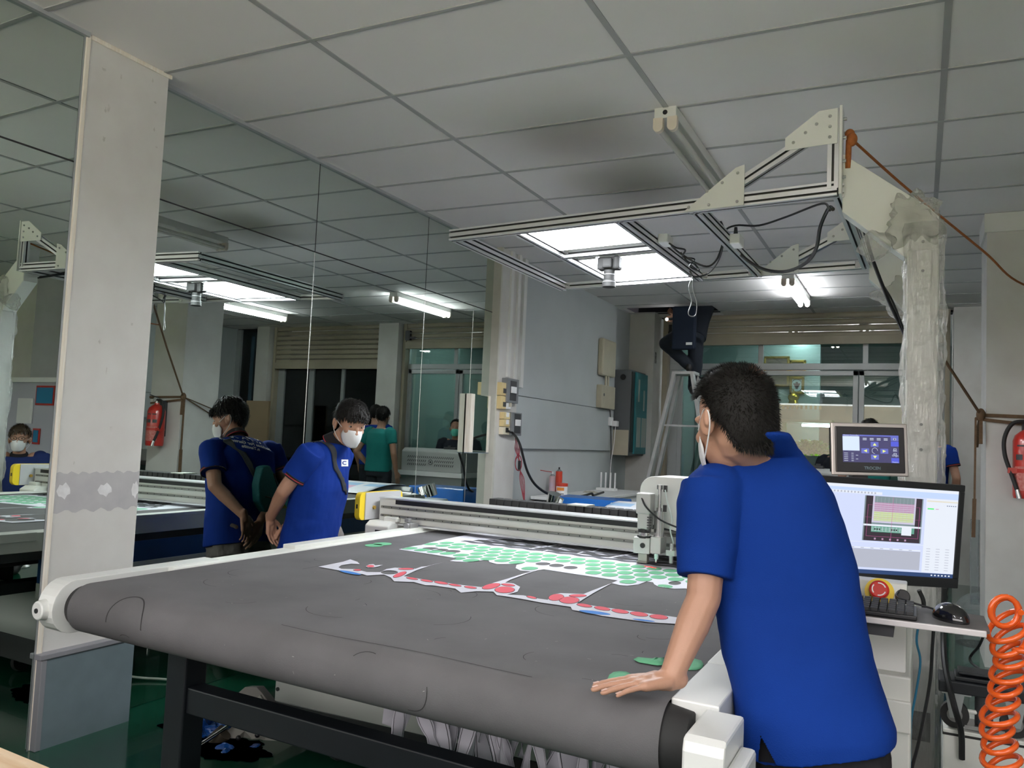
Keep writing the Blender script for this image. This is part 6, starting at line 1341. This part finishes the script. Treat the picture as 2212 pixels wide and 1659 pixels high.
# --- the man leaning on the belt, seen from behind
X1 = _r.copy(); X1.z = 0; X1.normalize(); Fw = V((-X1.y, X1.x, 0)); 
def rg_(v, uL, uR, dep, hd, tilt=0.0, fw=Fw, sd=X1):
    k = dep+0; c_ = D((uL+uR)/2, v, k); return (c_, (uR-uL)/2*k/FPX, hd, sd, fw)
sdR = (X1*1.0+Fw*-.18).normalized(); fwR = V((-sdR.y, sdR.x, 0))
rings = [rg_(1606, 1606, 1918, 1.80, .135, fw=fwR, sd=(sdR+V((0, 0, .20)))), rg_(1570, 1600, 1917, 1.81, .138, fw=fwR, sd=(sdR+V((0, 0, .14)))), rg_(1500, 1587, 1903, 1.84, .132, fw=fwR, sd=sdR), rg_(1400, 1564, 1875, 1.88, .128, fw=fwR, sd=sdR), rg_(1300, 1543, 1851, 1.92, .128, fw=fwR, sd=sdR),
         rg_(1200, 1523, 1834, 1.95, .132, fw=fwR, sd=sdR), rg_(1120, 1500, 1812, 1.97, .130, fw=fwR, sd=sdR), rg_(1060, 1497, 1790, 1.98, .118, fw=fwR, sd=sdR), rg_(1015, 1515, 1762, 1.99, .10, fw=fwR, sd=sdR), rg_(985, 1545, 1733, 2.0, .085, fw=fwR, sd=sdR), rg_(966, 1566, 1714, 1.965, .088, fw=fwR, sd=sdR), rg_(948, 1580, 1708, 1.93, .084, fw=fwR, sd=sdR), rg_(936, 1592, 1700, 1.91, .075, fw=fwR, sd=sdR)]
W = at(1447, 1468, 2, .823)
hd_ = D(1582, 912, 1.95)
J = dict(pelvis=D(1745, 1590, 1.83), neck=D(1636, 966, 1.975), sL=D(1537, 1072, 1.93), sR=D(1728, 1085, 2.04), head=hd_, F=(-.74, .66, -.36), U=(-.20, .26, .95),
         eL=D(1520, 1292, 1.86), wL=W, eR=D(1790, 1230, 2.25), wR=D(1700, 1290, 2.42), hL=V((-.27, 1.98, .74)), hR=V((-.15, 2.03, .74)), kL=V((-.24, 1.96, .42)), kR=V((-.13, 2.04, .42)), aL=V((-.22, 1.92, .08)), aR=V((-.03, 1.98, .08)))
J['pelvis'] = V((-.20, 2.0, .70))
nl = []
fdv = (at(1318, 1484, 2, .79)-at(1440, 1478, 2, .79)); fdv.z = -.006
root1, h1, shirt1 = person('man in a plain royal blue polo leaning on the belt, seen from behind', J, polo, blackt, hair_style='short', hair_n=15000, vox=.0036, sh_rings=rings, collar_m=[polo], sl_r=(.078, .062), sleeve_t=.80, nails=nl, folds=.018, neckr=.056, collar_k=1.12,
    handspec=[('wL', fdv, (0, 0, 1), 1, dict(curls=(.10, .10, .12, .16), spread=.05, sc_=.94, thumb=(.55, .25), palm_t=.0150))], loops=(-1,))
b = B()
for p, d, u_, r_ in nl[:4]:
    s_ = d.cross(u_).normalized(); q = p+u_*r_*.82
    b.add([q+d*a_+s_*c_*.9+u_*(-.0012*abs(c_)/.005) for a_, c_ in ((-.006, -.005), (-.006, 0), (-.006, .005), (.006, .0045), (.0075, 0), (.006, -.0045))], [(0, 1, 4, 5), (1, 2, 3, 4)])
b.obj('fingernails', nailm, root1, smooth=True, fix=False)
# side slit of his shirt hem, cut into the cloth
def projpx(q):
    d = V(q)-V((0, 0, CZ)); z = d.dot(_f); return 1106+FPX*d.dot(_r)/z, 829.5-FPX*d.dot(_u)/z
_dg = bpy.context.evaluated_depsgraph_get(); _dg.update(); _m1 = bpy.data.meshes.new_from_object(shirt1.evaluated_get(_dg)); _m1.name = 'shirt'
bm = bmesh.new(); bm.from_mesh(_m1); kill = []
for f in bm.faces:
    c_ = f.calc_center_median(); u, v = projpx(c_)
    if v > 1590 and f.normal.dot(c_-V((0, 0, CZ))) < 0 and 1643-(v-1590)*.10 < u < 1643+(v-1590)*.55: kill.append(f)
bmesh.ops.delete(bm, geom=kill, context='FACES'); bm.to_mesh(_m1); bm.free()
shirt1.modifiers.clear(); shirt1.data = _m1
# --- the man standing between the belt and the mirror
YB = 3.64
J = dict(pelvis=at(668, 1172, 1, 3.66), neck=at(726, 955, 1, 3.70), sR=at(668, 985, 1, 3.50), sL=at(738, 985, 1, 3.90), head=at(757, 915, 1, 3.72), F=(.84, -.46, -.30), U=(.30, -.10, .95),
         eR=at(612, 1062, 1, 3.44), wR=at(603, 1122, 1, 3.52), eL=V((-3.12, 3.92, 1.0)), wL=V((-3.19, 3.66, .80)),
         hR=V((-3.03, 3.58, .74)), hL=V((-3.0, 3.76, .74)), kR=V((-2.98, 3.56, .42)), kL=V((-2.96, 3.80, .42)), aR=V((-3.02, 3.56, .08)), aL=V((-3.0, 3.82, .08)))
J['eR'].x = max(J['eR'].x, -3.17); J['wR'].x = -3.195
root2, h2, shirt2 = person('man in a royal blue polo with red-edged cuffs standing bent before the mirror wall', J, polo2, greyt, hair_style='bangs', hair_n=3000, vox=.0045, sw=1.12, collar_m=[knit_d, knit_r], cuffs=[knit_d, knit_r], folds=.022, shoes=shoe_m, sl_r=(.070, .066), sleeve_t=.62,
    handspec=[('wR', (-.05, .30, -.95), (-1, 0, 0), 1, dict(curls=(.5, .5, .5, .5), sc_=.95)), ('wL', (0, -.35, -.95), (-1, 0, 0), -1, dict(curls=(.35, .35, .4, .5), sc_=.95))])
strap_m = mat('bag_strap', (.025, .028, .035), .8); bagm = mat('teal_bag', (.004, .12, .13), .7, bump=.3, bscale=90)
s0 = J['sR'].lerp(J['neck'], .45)+V((0, 0, .055))
pts_ = [V((-3.165, 3.66, 1.04)), V((-3.15, 3.60, 1.16)), V((-3.07, 3.53, 1.30)), s0+V((-.05, 0, .01)), s0+V((.02, 0, .012)), s0+V((.085, .02, -.07)), V((-2.785, 3.625, 1.14)), V((-2.77, 3.73, 1.05)), V((-2.81, 3.81, .98))]
t = E('sling_bag', (-3.16, 3.78, .95), 'dark teal sling bag worn across the back of the bending man', 'bag')
sp = smoothpath(pts_, 8); b = B()
for k, p in enumerate(sp):
    d = (sp[min(k+1, len(sp)-1)]-sp[max(k-1, 0)]).normalized(); c_ = V((-2.97, 3.70, p.z)); s_ = d.cross((p-c_).normalized()).normalized()
    b.v += [p+s_*(j-2)*.0095 for j in range(5)]
b.f = [(k*5+j, k*5+j+1, (k+1)*5+j+1, (k+1)*5+j) for k in range(len(sp)-1) for j in range(4)]; b.m = [0]*len(b.f)
o = b.obj('strap', strap_m, t, smooth=True, fix=False)
md = o.modifiers.new('w', 'SHRINKWRAP'); md.target = shirt2; md.wrap_method = 'NEAREST_SURFACEPOINT'; md.wrap_mode = 'ABOVE_SURFACE'; md.offset = .006
md = o.modifiers.new('s', 'SOLIDIFY'); md.thickness = .003
bc = V((-3.165, 3.70, .97)); bb_ = B()
bb_.prism([bc+V((-.035, y, z)) for y, z in ((-.06, .14), (.0, .15), (.10, .02), (.12, -.06), (.08, -.12), (-.01, -.13), (-.07, -.06), (-.085, .04))], (.06, 0, 0))
bb_.obj('pouch', bagm, t, remesh=.007, sm=12)
B().tube([bc+V((-.038, .03, .10)), bc+V((-.041, .08, .0)), bc+V((-.038, .10, -.06))], .004).tube([bc+V((-.040, -.03, -.03)), bc+V((-.041, .06, -.05))], .003).obj('zip', black, t)
# writing on his back and the badge on his chest
mat_t = mat('shirt_print', (.85, .86, .88), .7)
from mathutils.bvhtree import BVHTree
def evmesh(o_):
    dg = bpy.context.evaluated_depsgraph_get(); dg.update(); return bpy.data.meshes.new_from_object(o_.evaluated_get(dg))
_me = evmesh(shirt2); _bvh = BVHTree.FromPolygons([q.co for q in _me.vertices], [p.vertices for p in _me.polygons])
def drape(o_, d, off=.003):      # lays flat lettering on the shirt
    d = V(d).normalized()
    bm = bmesh.new(); bm.from_mesh(o_.data); miss = []
    for q in bm.verts:
        hit = _bvh.ray_cast(q.co, d)
        if hit[0] is not None and (hit[0]-q.co).length < 1.2: q.co = hit[0]-d*off
        else: miss.append(q)
    bmesh.ops.delete(bm, geom=miss, context='VERTS')
    long_ = [f for f in bm.faces if max(e.calc_length() for e in f.edges) > .06]; bmesh.ops.delete(bm, geom=long_, context='FACES'); bm.to_mesh(o_.data); bm.free()
bo = V((-3.27, 3.665, 1.335))
for s_, dz, sz in (('T. PAIROJ', .005, .058), ('Machines For Garments &', -.04, .029), ('n.Textile', -.072, .029)):
    o = text_mesh(s_, 'back_print', sz, mat_t, bo+V((0, 0, dz)), (0, -1, .32), (0, .32, 1), root2, depth=0, bold=.0012); drape(o, (1, 0, -.25))
bo = D(745, 1000, 4.2); _bd = bo-V((0, 0, CZ))
b = B(); G = 7
for i in range(G):
    for j in range(G):
        a0_, c0_ = -1+2*i/G, -1+2*j/G; a1_, c1_ = a0_+2/G, c0_+2/G
        b.add([bo+_r*a*.019+_u*c_*.019 for a, c_ in ((a0_, c0_), (a1_, c0_), (a1_, c1_), (a0_, c1_))], [(0, 1, 2, 3)])
o = b.obj('chest_badge', mat_t, root2, fix=False); drape(o, _bd)
b = B()
for k in range(20):
    q0_, q1_ = math.radians(50+13*k), math.radians(63+13*k)
    b.add([bo+_r*r_*math.cos(q)+_u*r_*.75*math.sin(q) for q, r_ in ((q0_, .009), (q1_, .009), (q1_, .0145), (q0_, .0145))], [(0, 1, 2, 3)])
o = b.obj('badge_letter', polo2, root2, fix=False); drape(o, _bd, .005)
# --- further people
def standing(lab, hx_, hy_, hz_, F, **kw):
    F = V(F).normalized(); X = F.cross(V((0, 0, 1))); c = V((hx_, hy_, 0)); lean = kw.pop('lean', 0.0); arms = kw.pop('arms', None); z = hz_-1.54
    def P(x, y, zz): return c+X*x+F*y+V((0, 0, zz+z if zz > .6 else zz))
    Jd = dict(head=P(0, .02+lean, 1.54), neck=P(0, -.01+lean*.7, 1.39), sL=P(-.19, -.02+lean*.6, 1.34), sR=P(.19, -.02+lean*.6, 1.34), pelvis=P(0, -.02, .90), hL=P(-.09, 0, .85), hR=P(.09, 0, .85), kL=P(-.10, .02, .47), kR=P(.10, .02, .47), aL=P(-.11, -.02, .08), aR=P(.11, -.02, .08), F=kw.pop('look', F), U=kw.pop('hup', (0, 0, 1)),
              eL=P(-.26, -.03, 1.08), eR=P(.26, -.03, 1.08), wL=P(-.22, .08, .84), wR=P(.22, .08, .84))
    if arms: Jd.update({k: P(*q) for k, q in arms.items()})
    hs = kw.pop('hands', [('wL', F*.4+V((0, 0, -1)), -X, 1, {}), ('wR', F*.4+V((0, 0, -1)), X, -1, {})])
    return person(lab, Jd, kw.pop('shirt'), kw.pop('trousers'), handspec=hs, vox=.009, **kw)
th_ = at(1880, 935, 1, 8.71)
rt, ht, _s = standing('man in a teal T-shirt and dark jeans wearing a black wristwatch, in the mirror', -.42, 8.72, 1.55, (-.15, 1, 0), shirt=tealsh, trousers=jean, look=(.35, 1, -.15), hair_style='bangs', hair_n=700,
    arms=dict(eR=(.30, -.12, 1.08), wR=(.20, .02, .90)), skin_m=skin)
wv_ = V((-.42, 8.72, 0)); F_ = V((-.15, 1, 0)).normalized(); X_ = F_.cross(V((0, 0, 1))); wr_ = wv_+X_*.205+F_*.015+V((0, 0, .93))
B().cyl(wr_-V((0, 0, .012)), wr_+V((0, 0, .012)), .034).obj('wristwatch', black, rt, smooth=True)
rgd, hg, _s = standing('guard in a dark navy uniform and a green face mask behind the grey slotted machine', -.80, 9.98, 1.45, (-.4, -1, 0), shirt=navy, trousers=navy, mask_m=maskg, hair_style='short', hair_n=500, skin_m=skin_d, lean=.05, sleeve_t=.95, sl_r=(.07, .05),
    arms=dict(eL=(-.27, .02, 1.10), eR=(.27, .02, 1.10), wL=(-.10, .22, 1.05), wR=(.12, .22, 1.05)))
bp = V((-.80, 9.98, 0)); Fg = V((-.4, -1, 0)).normalized(); Xg = Fg.cross(V((0, 0, 1)))
q = bp+Fg*.165-Xg*.07+V((0, 0, 1.12)); B().b2(q-V((.035, .005, .012)), q+V((.035, .005, .012))).b2(q-V((.03, .005, .07)), q+V((.03, .003, -.04))).obj('badge', mat('badge_grey2', (.35, .36, .38), .6), rgd)
rb_, hb_, _s = standing('man in a blue polo with a red-striped cuff mostly hidden behind the wrapped post', .10, 9.3, 1.60, (.35, .95, 0), shirt=polo2, trousers=jean, cuffs=[knit_d, knit_r], hair_style='short', hair_n=500)
# seated man with glasses, seen only in the mirror
F = V((-.75, -.62, -.25)); 
X = V(F).normalized().cross(V((0, 0, 1))).normalized(); Fh = V((F.x, F.y, 0)).normalized()
def P(x, y, z): return V((1.02, 4.5, 0))+X*x+Fh*y+V((0, 0, z))
J = dict(head=P(0, 0, 1.14), F=F, U=(0, 0, 1), neck=P(0, -.04, .99), sL=P(-.19, -.05, .97), sR=P(.19, -.05, .97), pelvis=P(0, -.10, .52), hL=P(-.09, -.08, .48), hR=P(.09, -.08, .48), kL=P(-.11, .34, .48), kR=P(.11, .34, .48), aL=P(-.11, .34, .08), aR=P(.11, .34, .08), eL=P(-.26, .02, .72), eR=P(.26, .02, .72), wL=P(-.20, .24, .66), wR=P(.20, .24, .66))
rs, hs_, _s = person('seated man in a navy polo with glasses at the mirror\'s left edge', J, mat('dark_blue_polo', (.006, .02, .12), .85), jean, seated=True, vox=.0075, hair_style='bangs', hair_n=700, hair_mt=mat('brown_hair', (.05, .03, .015), .5), collar_m=[knit_d], handspec=[('wL', Fh, (0, 0, 1), 1, {}), ('wR', Fh, (0, 0, 1), -1, {})])
g_ = B()
for s in (-1, 1): g_.tube([hs_(s*.032+.024*math.cos(a*.42), .098, .006+.018*math.sin(a*.42)) for a in range(15)], .002, n=6, closed=True).tube([hs_(s*.056, .096, .01), hs_(s*.080, .03, .012), hs_(s*.082, -.03, .0)], .002, n=6)
g_.tube([hs_(-.010, .101, .008), hs_(.010, .101, .008)], .002, n=6); g_.obj('glasses', black, rs, smooth=True)
t = E('stool', (1.05, 4.57, 0), 'plain dark stool under the seated man with glasses', 'stool')
q0 = P(0, -.08, 0); B().cyl((q0.x, q0.y, .34), (q0.x, q0.y, .38), .16, n=24).obj('seat', rubber, t, smooth=True); B().cyl((q0.x, q0.y, .02), (q0.x, q0.y, .34), .025).cyl((q0.x, q0.y, 0), (q0.x, q0.y, .02), .17, .15).obj('pedestal', steel, t, smooth=True)
# --- the man on the ladder, head up inside the ceiling hole
yl = 9.40
def L(u, v, y=yl): return at(u, v, 1, y)
pvl = L(1492, 722); 
J = dict(pelvis=pvl, neck=V((-2.35, 9.75, 3.22)), sL=V((-2.52, 9.72, 3.14)), sR=V((-2.16, 9.72, 3.14)), head=V((-2.35, 9.78, 3.40)), F=(0, 1, 0), U=(0, 0, 1),
         hL=L(1482, 718, yl), hR=L(1502, 722, yl), kL=L(1438, 742, yl-.05), aL=L(1490, 782, yl), kR=L(1503, 790, yl+.05), aR=L(1497, 838, yl+.05), eL=V((-2.70, 9.65, 2.95)), wL=L(1462, 690, 9.5), eR=V((-2.15, 9.7, 3.36)), wR=V((-2.3, 9.75, 3.45)))
J['aL'].z = 2.185+.08
rl, hl_, _s = person('worker in dark clothes standing on the step ladder, upper body inside the ceiling', J, navy, mat('navy_trousers', (.012, .018, .03), .85, var=.2), hair_n=100, vox=.009, skin_m=skin_d, handspec=[('wL', (-1, 0, .1), (0, -1, 0), 1, dict(curls=(.9, .9, .9, .9)))], sleeve_t=.9)
B().b2(pvl+V((-.17, -.20, -.20)), pvl+V((.10, -.12, .30))).obj('apron', mat('navy_apron', (.006, .014, .035), .8), rl, bevel=.02)
B().b2(pvl+V((.0, -.206, -.15)), pvl+V((.07, -.20, -.12))).obj('label_tag', wht, rl)
tq = L(1441, 690, 9.45); t = E('torch', tq, 'small lit torch in the hand of the man on the ladder', 'torch'); B().cyl(tq, tq+V((.12, .02, .02)), .015).obj('barrel', black, t, smooth=True); B().ell(tq+V((0, -.01, 0)), .018, n=12).obj('bulb', em('torch_light', (1, 1, 1), 20), t, smooth=True)
